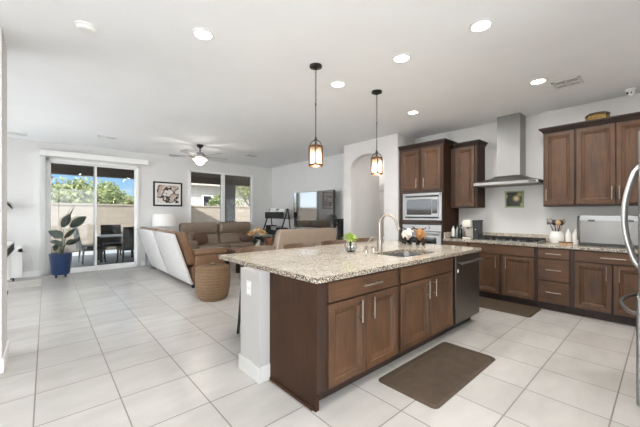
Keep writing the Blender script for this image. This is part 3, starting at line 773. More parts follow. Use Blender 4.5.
# range hood
t = thing('range_hood', (5.55, 1.67, 1.8), 'stainless chimney range hood above the gas cooktop', 'range hood')
mb = MB(); Q = lambda x, ya, yb, z: [(XW, ya, z), (XW, yb, z), (x, yb, z), (x, ya, z)]
mb.loft([Q(5.285, 1.22, 2.12, 1.80), Q(5.285, 1.22, 2.12, 1.845), Q(5.30, 1.235, 2.105, 1.855), Q(5.44, 1.44, 1.90, 1.915), Q(5.48, 1.48, 1.86, 1.95)]); cn = build('canopy', mb, m_steel, t, bevel=.003)
mb = MB(); mb.box(5.50, 1.508, 1.93, XW, 1.835, H-.001); build('chimney', mb, m_steel_h, t)
mb = MB(); mb.box(5.34, 1.27, 1.794, 5.74, 2.07, 1.80); build('filter', mb, m_dsteel, t)
mb = MB(); mb.box(5.277, 1.25, 1.812, 5.285, 1.34, 1.834); build('control_strip', mb, m_blackpl, t)
# small painting
t = thing('framed_painting', (5.775, 1.67, 1.44), 'small green-framed still-life painting under the range hood', 'picture')
F = face_map('-x', 5.788)
mb = MB()
for q in ((1.535, 1.805, 1.70, 1.722), (1.535, 1.805, 1.445, 1.467), (1.535, 1.557, 1.467, 1.70), (1.783, 1.805, 1.467, 1.70)): ubox(mb, F, *q, 0, .02)
build('frame', mb, plain('olive_frame', (150, 164, 120), .5), t)
M = Mat('still_life'); vo = M.n('ShaderNodeTexVoronoi'); vo.inputs['Scale'].default_value = 7; M.l(M.tc.outputs['Object'], vo.inputs['Vector'])
M.col(M.ramp(vo.outputs['Distance'], [(0, hexc(232, 214, 170)), (.28, hexc(214, 196, 150)), (.42, hexc(120, 110, 60)), (.5, hexc(34, 32, 26)), (1, hexc(24, 24, 22))])); M.p(Roughness=.5)
mb = MB(); ubox(mb, F, 1.557, 1.783, 1.467, 1.70, .002, .012); build('canvas', mb, M.m, t)
# coffee corner
t = thing('coffee_maker', (5.5, 2.26, .914), 'cream single-cup coffee maker on the cook worktop', 'coffee maker')
mb = MB(); mb.box(5.36, 2.20, .9145, 5.62, 2.34, .945, bev=.01); mb.box(5.5, 2.20, .945, 5.62, 2.34, 1.13, bev=.01); mb.box(5.36, 2.195, 1.11, 5.62, 2.345, 1.24, bev=.02, seg=3); build('body', mb, m_cream, t, smooth=True)
mb = MB(); mb.box(5.375, 2.22, .945, 5.48, 2.32, .952); build('drip_tray', mb, m_blackpl, t)
mb = MB(); mb.tube([(5.43, 2.27, 1.112), (5.43, 2.27, 1.085)], [.02, .012], 10); build('spout', mb, m_blackpl, t)
t = thing('water_tank', (5.5, 2.15, .914), 'black tall water tank unit right of the coffee maker', 'appliance')
mb = MB(); mb.box(5.42, 2.10, .9145, 5.62, 2.185, 1.21, bev=.008); build('tank', mb, m_blackpl, t)
mb = MB(); mb.box(5.41, 2.095, 1.21, 5.63, 2.19, 1.235, bev=.006); build('lid', mb, m_black, t)
mb = MB(); mb.lathe((5.412, 2.14, 1.08), [(.008, .01), (.008, -.004)], 10, 'x'); build('button', mb, m_paper, t)
t = thing('serving_tray', (5.5, 2.46, .914), 'black tray of coffee syrups beside the oven tower', 'tray')
mb = MB(); mb.box(5.37, 2.37, .9145, 5.63, 2.55, .92); mb.box(5.37, 2.37, .92, 5.376, 2.55, .94); mb.box(5.624, 2.37, .92, 5.63, 2.55, .94); mb.box(5.376, 2.37, .92, 5.624, 2.376, .94); mb.box(5.376, 2.544, .92, 5.624, 2.55, .94); build('base', mb, m_blackpl, t)
for i, (xx, yy, body, lab) in enumerate(((5.42, 2.52, m_ceramic, 'white pump bottle at the front left of the black tray'), (5.42, 2.45, m_steel, 'silver pump bottle at the front middle of the black tray'), (5.42, 2.39, m_glassblk, 'dark bottle at the front right of the black tray'),
                                     (5.53, 2.50, m_glassblk, 'dark bottle at the back left of the black tray'), (5.53, 2.42, m_ceramic, 'white bottle at the back right of the black tray'))):
    b = thing('syrup_bottle', (xx, yy, .9205), lab, 'bottle', 'bottles on the coffee tray')
    mb = MB(); mb.lathe((xx, yy, .9205), [(.027, 0), (.029, .01), (.029, .13), (.024, .155), (.011, .18), (.011, .2)], 16); build('body', mb, body, b, smooth=True)
    mb = MB(); mb.lathe((xx, yy, 1.1205), [(.014, 0), (.014, .025), (.006, .03)], 12); mb.tube([(xx, yy, 1.146), (xx-.03, yy, 1.15)], .004, 6); build('cap', mb, m_blackpl, b)
# utensil crock
cx, cy = 5.55, 1.06
t = thing('utensil_crock', (cx, cy, .914), 'round white ceramic crock holding kitchen utensils', 'crock')
mb = MB(); mb.lathe((cx, cy, .9145), [(.06, 0), (.083, .03), (.092, .08), (.088, .125), (.072, .16), (.072, .175), (.064, .175), (.064, .16), (.08, .12), (.05, .012)], 28); build('jar', mb, m_ceramic, t, smooth=True)
def utensil(name, label, dx, dy, kind, mat):
    tip = (cx+dx*2.1, cy+dy*2.1, 1.215); a = (cx+dx*.25, cy+dy*.25, .95)
    u = thing(name, a, label, 'utensil', 'utensils in the white crock')
    mb = MB(); mb.tube([a, (cx+dx, cy+dy, 1.1), tip], .006, 8); build('shaft', mb, mat, u)
    mb = MB()
    if kind == 'spoon': mb.sphere(tip, .034, (.4, 1, 1.25))
    elif kind == 'turner': mb.box(tip[0]-.004, tip[1]-.03, tip[2]-.03, tip[0]+.004, tip[1]+.03, tip[2]+.06, bev=.003)
    else:
        for k in range(5):
            q = k*PI/5; mb.tube([(tip[0], tip[1], tip[2]-.03), (tip[0]+math.cos(q)*.025, tip[1]+math.sin(q)*.025, tip[2]+.02), (tip[0], tip[1], tip[2]+.06), (tip[0]-math.cos(q)*.025, tip[1]-math.sin(q)*.025, tip[2]+.02), (tip[0], tip[1], tip[2]-.03)], .002, 5)
    build('head', mb, mat, u, smooth=True)
m_woodlt = wood_mat('pale_spoon_wood', (186, 150, 112))
utensil('turner', 'grey turner leaning left out of the white crock', -.01, .04, 'turner', m_dsteel)
utensil('wooden_spoon', 'pale wooden spoon in the middle of the white crock', -.02, -.012, 'spoon', m_woodlt)
utensil('ladle', 'black round-headed ladle in the white crock', .0, .012, 'spoon', m_blackpl)
utensil('whisk', 'brown-handled whisk leaning right out of the white crock', .02, -.035, 'whisk', m_woodlt)
utensil('serving_spoon', 'black serving spoon at the right of the white crock', .015, -.02, 'spoon', m_blackpl)
for yy, lab in ((.925, 'white ceramic oil bottle, the left one beside the crock'), (.845, 'white ceramic oil bottle, the right one beside the counter oven')):
    b = thing('oil_bottle', (5.55, yy, .914), lab, 'bottle', 'white oil bottles')
    mb = MB(); mb.lathe((5.55, yy, .9145), [(.034, 0), (.037, .01), (.037, .115), (.03, .15), (.014, .18), (.012, .19)], 20); build('body', mb, m_ceramic, b, smooth=True)
    mb = MB(); mb.lathe((5.55, yy, 1.1045), [(.012, 0), (.009, .012), (.005, .03)], 12); build('stopper', mb, m_ceramic, b, smooth=True)
t = thing('wooden_salt_box', (5.36, .92, .914), 'small low wooden box on the worktop in front of the white bottles', 'box')
mb = MB(); mb.box(5.33, .85, .9145, 5.40, .99, .945, bev=.003); build('tray', mb, m_woodlt, t)
mb = MB(); mb.box(5.325, .845, .945, 5.405, .995, .957, bev=.003); build('lid', mb, m_pillow, t)
# counter-top oven tipped up
t = thing('countertop_oven', (5.6, .47, .914), 'stainless flip-up countertop oven standing on edge by the fridge', 'oven')
mb = MB(); mb.box(5.42, .19, .945, 5.62, .785, 1.325, bev=.008); build('body', mb, m_wsteel, t)
F = face_map('-x', 5.42)
mb = MB(); ubox(mb, F, .195, .78, 1.25, 1.32, .0, .006, bev=.002); build('upper_lip', mb, m_steel, t)
for u in (.66, .30): mb = MB(); ubox(mb, F, u-.035, u+.035, 1.24, 1.265, .006, .012); build('hinge', mb, m_blackpl, t)
mb = MB(); mb.box(5.41, .19, .9145, 5.63, .785, .945, bev=.006); build('base', mb, m_blackpl, t)
mb = MB(); mb.tube([(5.405, .80, .99), (5.405, .80, 1.31)], .01, 8); mb.tube([(5.405, .80, 1.30), (5.43, .78, 1.30)], .009, 8); mb.tube([(5.405, .80, 1.0), (5.43, .78, 1.0)], .009, 8); build('handle', mb, m_steel, t)
# ornate box on upper cabinets
t = thing('carved_box', (5.6, .62, 2.59), 'carved gold and brown keepsake box on top of the upper cabinets', 'box')
mb = MB(); mb.lathe((0, 0, 2.59), [(.11, 0), (.118, .01), (.118, .075), (.11, .08)], 8); mb.xf(lambda p: Vector((5.58+p.x*.75, .62+p.y*1.05, p.z)))
build('body', mb, plain('antique_gold', (140, 112, 62), .4, .6, .5, 40), t)
mb = MB(); mb.lathe((0, 0, 2.67), [(.125, 0), (.125, .012), (.10, .035), (.04, .045)], 8); mb.xf(lambda p: Vector((5.58+p.x*.75, .62+p.y*1.05, p.z))); build('lid', mb, plain('antique_bronze', (96, 76, 48), .4, .6, .5, 40), t)

# mats
def mat_(x0, x1, y0, y1, label):
    mb = MB(); P = rr(x0, x1, y0, y1, .045, 0); Q2 = rr(x0+.02, x1-.02, y0+.02, y1-.02, .035, 0); Q3 = rr(x0+.07, x1-.07, y0+.07, y1-.07, .02, 0)
    mb.loft([[(p[0], p[1], .001) for p in P], [(p[0], p[1], .006) for p in P], [(p[0], p[1], .018) for p in Q2], [(p[0], p[1], .018) for p in Q3], [(p[0], p[1], .0165) for p in rr(x0+.078, x1-.078, y0+.078, y1-.078, .02, 0)]])
    solo('floor_mat', mb, m_mat_dk, ((x0+x1)/2, (y0+y1)/2, .001), label, 'mat', 'anti-fatigue mats')
mat_(1.985, 3.115, 1.04, 1.55, 'brown cushioned mat on the floor in front of the island sink')
mat_(4.66, 5.225, 1.165, 2.15, 'brown cushioned mat on the floor below the cooktop')

# ------------------------------------------------------------------ fridge
t = thing('refrigerator', (3.41, -.25, 0), 'stainless french-door refrigerator at the right edge', 'refrigerator')
mb = MB(); mb.box(2.965, -.72, .03, 3.865, .06, 1.88); build('body', mb, m_steel, t)
for a, b in ((2.962, 3.412), (3.418, 3.868)):
    mb = MB(); mb.box(a, .068, .80, b, .125, 1.90, bev=.012); d = build('door', mb, m_steel, t)
    hx_ = b-.05 if a < 3 else a+.05
    mb = MB(); path = []
    for i in range(15):
        s = i/14; path.append((hx_, .135+.085*math.sin(PI*s)**.8 if 0 < s < 1 else .12, .92+.80*s))
    mb.tube(path, .017, 12); build('handle', mb, m_pale, d, smooth=True)
mb = MB(); mb.box(2.962, .068, .05, 3.868, .135, .785, bev=.012); d = build('freezer_drawer', mb, m_steel, t)
mb = MB(); path = [(3.02+.78*i/14, .145+.09*math.sin(PI*i/14)**.8 if 0 < i < 14 else .13, .655) for i in range(15)]
mb.tube(path, .013, 10); build('handle', mb, m_steel, d, smooth=True)
for xx in (3.0, 3.83):
    mb = MB(); mb.lathe((xx, -.02, 0), [(.025, 0), (.025, .04)], 12); mb.lathe((xx, -.66, 0), [(.025, 0), (.025, .04)], 12); build('foot', mb, m_blackpl, t)

# ------------------------------------------------------------------ ceiling fittings
def downlight(x, y, label, P=None):
    t = thing('ceiling_light', (x, y, H-.012), label, 'ceiling light', 'recessed ceiling lights')
    mb = MB(); mb.lathe((x, y, H), [(.068, -.004), (.075, -.012), (.095, -.006), (.095, -.0005), (.068, -.0005)], 28, cap0=False, cap1=False); build('trim_ring', mb, m_white, t, smooth=True)
    mb = MB(); mb.lathe((x, y, H-.006), [(.069, 0), (.069, .004)], 28); build('lens', mb, m_lens, t)
    ld = bpy.data.lights.new('downlight', 'AREA'); ld.shape = 'DISK'; ld.size = .13; ld.energy = P or CAN_W; ld.color = (1, .98, .95)
    lo = bpy.data.objects.new('lamp', ld); COL.objects.link(lo); lo.parent = t; lo.location = (0, 0, -.004)
for x, y, l in ((1.03, 2.70, 'round recessed ceiling light at the upper left, beside the smoke detector'), (2.72, 1.03, 'round recessed ceiling light at top centre-right, nearest the camera'),
                (2.69, 1.78, 'round recessed ceiling light above the island between the pendants and the top edge'), (2.65, 2.655, 'round recessed ceiling light between the two pendants'),
                (4.37, 1.01, 'round recessed ceiling light beside the ceiling vent'), (4.25, 2.61, 'round recessed ceiling light in front of the oven tower'),
                (1.03, 1.0, 'unseen recessed ceiling light added over the walkway by the camera'), (4.37, -.3, 'unseen recessed ceiling light added above the fridge'),  # two out-of-view lamps added to light the kitchen
                (1.2, 5.4, 'round recessed ceiling light over the entry to the living room'), (4.1, 5.4, 'round recessed ceiling light over the loveseat'), (1.2, 7.39, 'round recessed ceiling light by the glass door')):
    if (x, y) in ((1.2, 5.4), (4.1, 5.4), (1.2, 7.39)): continue
    downlight(x, y, l, 16 if y > 7 else (9.5 if x > 4.2 else None))
downlight(6.68, 5.35, 'unseen ceiling light added to brighten the arched passage', 5)  # unseen lamp added to brighten the far end of the passage
downlight(5.95, 3.95, 'unseen ceiling light added just inside the arched opening', 3)  # second unseen lamp added to lift the passage walls
t = thing('smoke_detector', (.25, 3.24, H-.045), 'round white smoke detector on the ceiling at the upper left', 'smoke detector')
mb = MB(); mb.lathe((.25, 3.24, H), [(.075, -.0005), (.078, -.012), (.07, -.016)], 28); build('mount', mb, m_whiteplastic, t, smooth=True)
mb = MB(); mb.lathe((.25, 3.24, H), [(.066, -.016), (.068, -.028), (.055, -.042), (.02, -.045)], 28); build('cover', mb, m_whiteplastic, t, smooth=True)
def vent(x, y, sx, sy, label):
    t = thing('ceiling_vent', (x, y, H-.015), label, 'vent', 'ceiling vents')
    mb = MB(); a, b = sx/2, sy/2
    for q in ((x-a, y-b, x+a, y-b+.025), (x-a, y+b-.025, x+a, y+b), (x-a, y-b, x-a+.025, y+b), (x+a-.025, y-b, x+a, y+b)): mb.box(q[0], q[1], H-.012, q[2], q[3], H-.0005)
    mb.box(x-.012, y-b, H-.012, x+.012, y+b, H-.001); mb.box(x-a, y-.012, H-.012, x+a, y+.012, H-.001); build('frame', mb, m_white, t)
    mb = MB(); mb.box(x-a+.02, y-b+.02, H-.003, x+a-.02, y+b-.02, H-.001); build('duct_backing', mb, m_iron, t)
    n = max(4, int(sx/.035))
    for i in range(n):
        xx = x-a+.035+(sx-.07)*i/(n-1); mb = MB(); mb.box(xx-.008, y-b+.02, H-.008, xx+.001, y+b-.02, H-.005); build('slat', mb, m_white, t)
vent(4.69, .79, .28, .27, 'white slatted ceiling vent in front of the right upper cabinets')
vent(.935, 7.63, .32, .18, 'white slatted ceiling vent in front of the glass door')
vent(4.15, 7.45, .34, .3, 'white flat ceiling vent at the right of the ceiling fan')
vent(-.45, 8.5, .36, .2, 'white slatted ceiling vent in the far left corner')
t = thing('security_camera', (5.52, .30, H-.08), 'small white dome security camera on the ceiling at the right', 'camera')
mb = MB(); mb.lathe((5.52, .30, H), [(.05, -.0005), (.05, -.02), (.035, -.03)], 20); build('mount', mb, m_whiteplastic, t, smooth=True)
mb = MB(); mb.sphere((5.51, .30, H-.055), .038); build('housing', mb, m_whiteplastic, t, smooth=True)
mb = MB(); mb.lathe((5.478, .325, H-.06), [(.012, .0), (.012, -.014)], 12, 'x'); mb.lathe((5.478, .29, H-.06), [(.009, .0), (.009, -.012)], 12, 'x'); build('lens', mb, m_blackpl, t)

# pendants
def pendant(x, y, label):
    t = thing('pendant_lamp', (x, y, 1.83), label, 'pendant lamp', 'lantern pendants over the island')
    mb = MB(); mb.lathe((x, y, H), [(.066, -.0005), (.066, -.02), (.03, -.032), (.012, -.045)], 24); build('canopy', mb, m_black, t, smooth=True)
    mb = MB(); z = H-.04; k = 0
    while z > 2.52:
        pts = [(x+math.cos(a)*.009*(k % 2), y+math.cos(a)*.009*((k+1) % 2), z-.02+math.sin(a)*.02) for a in [2*PI*i/10 for i in range(10)]]
        mb.tube(pts, .0026, 5, True); z -= .032; k += 1
    build('chain', mb, m_black, t)
    mb = MB(); mb.tube([(x, y, 2.53), (x, y, 2.16)], .0055, 8); mb.tube([(x, y, 2.17), (x, y, 2.12)], [.006, .02], 10)
    for i in range(4):
        a = PI/4+i*PI/2; mb.tube([(x, y, 2.14), (x+math.cos(a)*.05, y+math.sin(a)*.05, 2.10), (x+math.cos(a)*.068, y+math.sin(a)*.068, 2.055)], .005, 6)
    build('stem', mb, m_black, t)
    mb = MB()
    for z0 in (2.045, 1.85): mb.lathe((x, y, z0), [(.062, 0), (.074, 0), (.074, .02), (.062, .02), (.062, 0)], 28, cap0=False, cap1=False)
    for i in range(4):
        a = -2.35+PI/4*0+i*PI/2; c_, s_ = math.cos(a)*.069, math.sin(a)*.069; mb.tube([(x+c_, y+s_, 1.855), (x+c_, y+s_, 2.06)], .0085, 6)
    mb.lathe((x, y, 2.058), [(.07, 0), (.02, .012)], 28, cap0=False)
    build('cage', mb, m_bronze, t, smooth=True)
    mb = MB(); mb.lathe((x, y, 1.855), [(.060, 0), (.060, .20)], 28, cap0=False, cap1=False)
    gs = build('glass_shade', mb, bpy.data.materials.get('seeded_glass') or seeded(), t, smooth=True)
    mb = MB(); mb.tube([(x, y, 2.06), (x, y, 2.01)], .014, 10); build('socket', mb, m_black, t)
    mb = MB(); mb.lathe((x, y, 1.91), [(.008, 0), (.024, .02), (.026, .045), (.013, .09), (.012, .1)], 16); build('bulb', mb, m_bulb, t, smooth=True)
    ld = bpy.data.lights.new('pendant_glow', 'POINT'); ld.energy = 2.2; ld.shadow_soft_size = .03; ld.color = (1, .84, .62)
    lo = bpy.data.objects.new('lamp', ld); COL.objects.link(lo); lo.parent = t; lo.location = (0, 0, .035)
def seeded():
    M = Mat('seeded_glass'); out = M.t.nodes['Material Output']
    tr = M.n('ShaderNodeBsdfTransparent'); tr.inputs[0].default_value = (1, .97, .92, 1)
    tl = M.n('ShaderNodeBsdfTranslucent'); tl.inputs[0].default_value = (1, .95, .88, 1); df = M.n('ShaderNodeBsdfGlossy'); df.inputs['Roughness'].default_value = .15
    a = M.n('ShaderNodeMixShader'); a.inputs[0].default_value = .3; M.l(tr.outputs[0], a.inputs[1]); M.l(tl.outputs[0], a.inputs[2])
    b = M.n('ShaderNodeMixShader'); b.inputs[0].default_value = .07; M.l(a.outputs[0], b.inputs[1]); M.l(df.outputs[0], b.inputs[2])
    M.l(b.outputs[0], out.inputs[0]); return M.m
pendant(2.146, 2.48, 'bronze lantern pendant hanging on a chain, the nearer left one')
pendant(3.185, 2.48, 'bronze lantern pendant hanging on a chain, the farther right one by the arch')

# ceiling fan
fx, fy = 2.635, 7.096
t = thing('ceiling_fan', (fx, fy, 2.47), 'ceiling fan with lit frosted glass bowl in the living room', 'ceiling fan')
mb = MB(); mb.lathe((fx, fy, H), [(.075, -.0005), (.07, -.03), (.03, -.07), (.013, -.075)], 24); build('canopy', mb, m_iron, t, smooth=True)
mb = MB(); mb.tube([(fx, fy, H-.07), (fx, fy, 2.745)], .013, 10); build('downrod', mb, m_iron, t)
mb = MB(); mb.lathe((fx, fy, 2.62), [(.05, 0), (.115, .02), (.125, .06), (.10, .10), (.04, .13), (.02, .14)], 28); build('motor', mb, m_fanblade, t, smooth=True)
for i in range(5):
    a = math.radians(2+72*i); ca, sa = math.cos(a), math.sin(a)
    T = lambda p: Vector((fx+p.x*ca-p.y*sa, fy+p.x*sa+p.y*ca, 2.665+p.z+p.y*.18))
    mb = MB(); P = [(.17, -.05), (.3, -.062), (.62, -.068), (.66, -.05), (.67, 0), (.66, .05), (.62, .068), (.3, .062), (.17, .05)]
    mb.prism([(p[0], p[1], -.004) for p in P], (0, 0, .008)); mb.xf(T); bl = build('blade', mb, m_fanblade, t)
    mb = MB(); mb.box(.09, -.016, -.012, .24, .016, -.004); mb.xf(T); build('blade_arm', mb, m_iron, bl)
mb = MB(); mb.lathe((fx, fy, 2.59), [(.05, 0), (.06, .03)], 20); build('light_fitter', mb, m_iron, t)
mb = MB(); mb.lathe((fx, fy, 2.46), [(.01, 0), (.05, .012), (.085, .04), (.105, .08), (.15, .12), (.155, .13), (.05, .14)], 28); build('glass_bowl', mb, m_fanglass, t, smooth=True)
mb = MB(); mb.lathe((fx, fy, 2.44), [(.004, 0), (.012, .008), (.008, .022)], 10); build('finial', mb, m_iron, t)
for s in (.05, -.05): mb = MB(); mb.tube([(fx+s, fy-.12, 2.6), (fx+s, fy-.125, 2.4)], .0015, 5); build('pull_chain', mb, m_nickel, t)
ld = bpy.data.lights.new('fan_glow', 'POINT'); ld.energy = 9; ld.shadow_soft_size = .18; ld.color = (1, .93, .82)
lo = bpy.data.objects.new('lamp', ld); COL.objects.link(lo); lo.parent = t; lo.location = (0, 0, -.12)

# ------------------------------------------------------------------ living room
# sofa seen from behind: runs along y, back towards -x
t = thing('reclining_sofa', (2.25, 6.95, 0), 'brown leather reclining sofa seen from behind with window glare painted on its back panels', 'sofa')
def lean(x0, z0, k): return lambda p: Vector((p.x-(p.z-z0)*k, p.y, p.z))
secs = ((5.63, 6.95), (7.05, 8.42))
mb = MB(); mb.box(1.96, 5.66, .06, 2.58, 8.4, .40, bev=.03, seg=3); build('base', mb, m_leather, t, smooth=True)
for a, b in secs:
    mb = MB(); mb.box(1.93, a, .07, 1.98, b, 1.0, bev=.02, seg=3, T=lambda p: Vector((p.x-max(0, p.z-.07)*.34, p.y, p.z))); build('back_panel', mb, m_back_glare, t, smooth=True, label='outer back panel painted pale with window glare')
    mb = MB(); mb.box(1.985, a+.01, .42, 2.17, b-.01, 1.03, bev=.06, seg=4, T=lambda p: Vector((p.x-max(0, p.z-.07)*.34+.02*math.sin((p.z-.42)*16), p.y, p.z))); build('back_cushion', mb, m_leather, t, smooth=True)
    mb = MB(); mb.box(2.10, a+.26 if a < 6 else a+.02, .40, 2.57, b-.02 if a < 6 else b-.26, .52, bev=.05, seg=4); build('seat_cushion', mb, m_leather, t, smooth=True)
    mb = MB(); mb.box(2.582, a+.05, .08, 2.61, b-.05, .40, bev=.015, seg=3); build('footrest_panel', mb, m_leather, t, smooth=True)
for a, b in ((5.63, 5.86), (8.19, 8.42)):
    mb = MB(); mb.box(2.0, a, .08, 2.57, b, .60, bev=.04, seg=3, T=lambda p: Vector((p.x, p.y, p.z))); ar = build('arm', mb, m_leather, t, smooth=True)
    mb = MB(); mb.box(1.98, a-.03, .58, 2.62, b+.03, .69, bev=.05, seg=4); build('arm_pad', mb, m_leather, ar, smooth=True)
for sx in (2.0, 2.54):
    for sy in (5.72, 8.34): mb = MB(); mb.lathe((sx, sy, 0), [(.025, 0), (.03, .062)], 12); build('foot', mb, m_blackpl, t)
# loveseat with its back to the island, runs along x
t = thing('reclining_loveseat', (4.0, 5.1, 0), 'leather loveseat behind the island with pale beige back', 'sofa')
mb = MB(); mb.box(3.2, 4.85, .06, 4.62, 5.75, .42, bev=.03, seg=3); build('base', mb, m_leather, t, smooth=True)
def lp(p):
    q = (p.z-.07); s = 1-.17*max(0, p.z-.4)
    return Vector((3.91+(p.x-3.91)*s, p.y-q*.16, p.z))
mb = MB(); mb.box(3.12, 4.83, .07, 4.74, 4.88, 1.045, bev=.022, seg=4, T=lp); build('back_panel', mb, m_backvinyl2, t, smooth=True, label='pale beige outer back panel')
mb = MB(); mb.box(3.15, 4.885, .42, 4.71, 5.07, 1.05, bev=.07, seg=4, T=lp); build('back_cushion', mb, m_leather2, t, smooth=True)
for a, b in ((3.40, 3.90), (3.92, 4.42)): mb = MB(); mb.box(a, 5.0, .42, b, 5.72, .53, bev=.05, seg=4); build('seat_cushion', mb, m_leather2, t, smooth=True)
for a, b in ((3.13, 3.40), (4.43, 4.69)): mb = MB(); mb.box(a, 4.92, .08, b, 5.74, .66, bev=.06, seg=4); build('arm', mb, m_leather2, t, smooth=True)
for sx in (3.25, 4.57):
    for sy in (4.92, 5.68): mb = MB(); mb.lathe((sx, sy, 0), [(.025, 0), (.03, .062)], 12); build('foot', mb, m_blackpl, t)
# sofa under the window
t = thing('window_sofa', (3.72, 8.4, 0), 'taupe leather sofa under the living-room window', 'sofa')
mb = MB(); mb.box(2.72, 7.95, .06, 4.78, 8.85, .36, bev=.03, seg=3); build('base', mb, m_leather2, t, smooth=True)
bk = lambda p: Vector((p.x, p.y+(p.z-.4)*.14-.03*math.cos((p.z-.45)*11), p.z))
for a, b in ((2.70, 3.76), (3.78, 4.82)):
    mb = MB(); mb.box(a, 8.56, .42, b, 8.80, .78, bev=.08, seg=4, T=bk); build('back_cushion', mb, m_leather2, t, smooth=True)
    mb = MB(); mb.box(a, 8.58, .76, b, 8.82, 1.10, bev=.09, seg=4, T=bk); build('headrest', mb, m_leather2, t, smooth=True)
    mb = MB(); mb.box(a+.24 if a < 3 else a, 7.92, .36, b if a < 3 else b-.24, 8.6, .52, bev=.06, seg=4); build('seat_cushion', mb, m_leather2, t, smooth=True)
for a, b in ((2.64, 2.93), (4.58, 4.87)): mb = MB(); mb.box(a, 7.95, .08, b, 8.7, .66, bev=.07, seg=4); build('arm', mb, m_leather2, t, smooth=True)
for sx in (2.78, 4.72):
    for sy in (8.02, 8.78): mb = MB(); mb.lathe((sx, sy, 0), [(.025, 0), (.03, .062)], 12); build('foot', mb, m_blackpl, t)
def pillow(x, y, z, w, h, rz, label, mat):
    mb = MB(); mb.sphere((0, 0, 0), 1, (w/2, .075, h/2), 24, 16)
    def T(p):
        sx = p.x/(w/2); sz = p.z/(h/2); k = 1/max(.35, (abs(sx)**4+abs(sz)**4)**.25) if (abs(sx)+abs(sz)) > .2 else 1
        r_ = math.hypot(sx, sz); k = 1+(k*r_-r_)/max(r_, .01)*.55*min(1, r_)
        q = Vector((p.x*k, p.y, p.z*k)); q.rotate(Matrix.Rotation(-.3, 3, 'X')); q.rotate(Matrix.Rotation(rz, 3, 'Z')); return q+Vector((x, y, z))
    mb.xf(T); solo('throw_pillow', mb, mat, (x, y, z-h/2), label, 'pillow', 'pillows on the window sofa', smooth=True)
pillow(3.10, 8.27, .68, .42, .32, .25, 'rust-brown throw pillow at the left of the window sofa', m_pillow)
pillow(4.42, 8.27, .66, .38, .28, -.25, 'rust-brown throw pillow at the right of the window sofa', m_pillow)
pillow(2.93, 8.46, .70, .34, .30, .5, 'taupe throw pillow behind the rust one at the left of the window sofa', m_leather2)
# end table and lamp
t = thing('end_table', (2.15, 8.68, 0), 'pale end table behind the far end of the brown sofa', 'table')
mb = MB(); mb.box(1.90, 8.48, .62, 2.60, 8.93, .66, bev=.006); build('tabletop', mb, m_white, t)
for sx in (1.93, 2.57):
    for sy in (8.51, 8.90): mb = MB(); mb.box(sx-.025, sy-.025, 0, sx+.025, sy+.025, .62); build('leg', mb, m_fanblade, t)
lx, ly = 2.30, 8.68
t = thing('table_lamp', (lx, ly, .66), 'table lamp with wide white drum shade behind the brown sofa', 'lamp')
mb = MB(); mb.lathe((lx, ly, .661), [(.09, 0), (.09, .015), (.02, .03), (.05, .12), (.06, .22), (.02, .32), (.012, .42)], 24); build('base', mb, m_ceramic, t, smooth=True)
mb = MB(); mb.lathe((lx, ly, 1.03), [(.285, 0), (.265, .31), (.26, .31), (.28, 0)], 36, cap0=False, cap1=False); build('lamp_shade', mb, m_shade, t, smooth=True)
mb = MB(); mb.tube([(lx, ly, 1.08), (lx, ly, 1.31)], .006, 8)
for k in range(3):
    a = 2*PI*k/3; mb.tube([(lx, ly, 1.30), (lx+math.cos(a)*.262, ly+math.sin(a)*.262, 1.32)], .003, 6)
build('harp', mb, m_nickel, t)
# basket
bx, by = 1.985, 4.79
t = thing('wicker_basket', (bx, by, 0), 'round woven rattan basket with lid on the floor beside the brown sofa', 'basket')
mb = MB(); mb.lathe((bx, by, .002), [(.20, 0), (.23, .04), (.262, .2), (.27, .34), (.258, .46), (.25, .47)], 36); build('body', mb, m_wicker, t, smooth=True)
mb = MB(); mb.lathe((bx, by, .474), [(.262, 0), (.266, .02), (.24, .045), (.12, .06), (.0, .063)], 36, cap1=False); build('lid', mb, m_wicker, t, smooth=True)
mb = MB(); mb.lathe((bx, by, .53), [(.03, 0), (.045, .02), (.045, .04), (.025, .05)], 16); build('knob', mb, m_wicker, t, smooth=True)
# coffee table, flowers, pot
t = thing('coffee_table', (3.9, 6.75, 0), 'long brown wood coffee table between the sofas', 'table')
mb = MB(); mb.box(3.18, 6.40, .47, 4.6, 7.1, .52, bev=.008); build('tabletop', mb, m_wtable, t)
mb = MB(); mb.box(3.24, 6.46, .38, 4.54, 7.04, .47); build('apron', mb, m_wtable, t)
for sx in (3.26, 4.52):
    for sy in (6.48, 7.02): mb = MB(); mb.box(sx-.035, sy-.035, 0, sx+.035, sy+.035, .38); build('leg', mb, m_wood_dk, t)
vx, vy = 3.86, 6.62
t = thing('flower_vase', (vx, vy, .52), 'white vase of cream and orange flowers on the coffee table', 'vase')
mb = MB(); mb.lathe((vx, vy, .521), [(.05, 0), (.06, .02), (.055, .1), (.075, .2), (.07, .2), (.05, .1), (.03, .02)], 20); build('vase', mb, m_ceramic, t, smooth=True)
rnd = random.Random(5); mf = {}
cols = [plain('cream_petal', (236, 224, 190), .7, 0, .1), plain('apricot_petal', (214, 172, 124), .7, 0, .15)]
mbl = MB()
for i in range(34):
    a = rnd.uniform(0, 2*PI); el = rnd.uniform(-.1, 1.0); leaf(mbl, (vx, vy, .72), (math.cos(a)*math.cos(el), math.sin(a)*math.cos(el), math.sin(el)), rnd.uniform(.16, .27), .045, .6)
build('leaves', mbl, m_leaf, t)
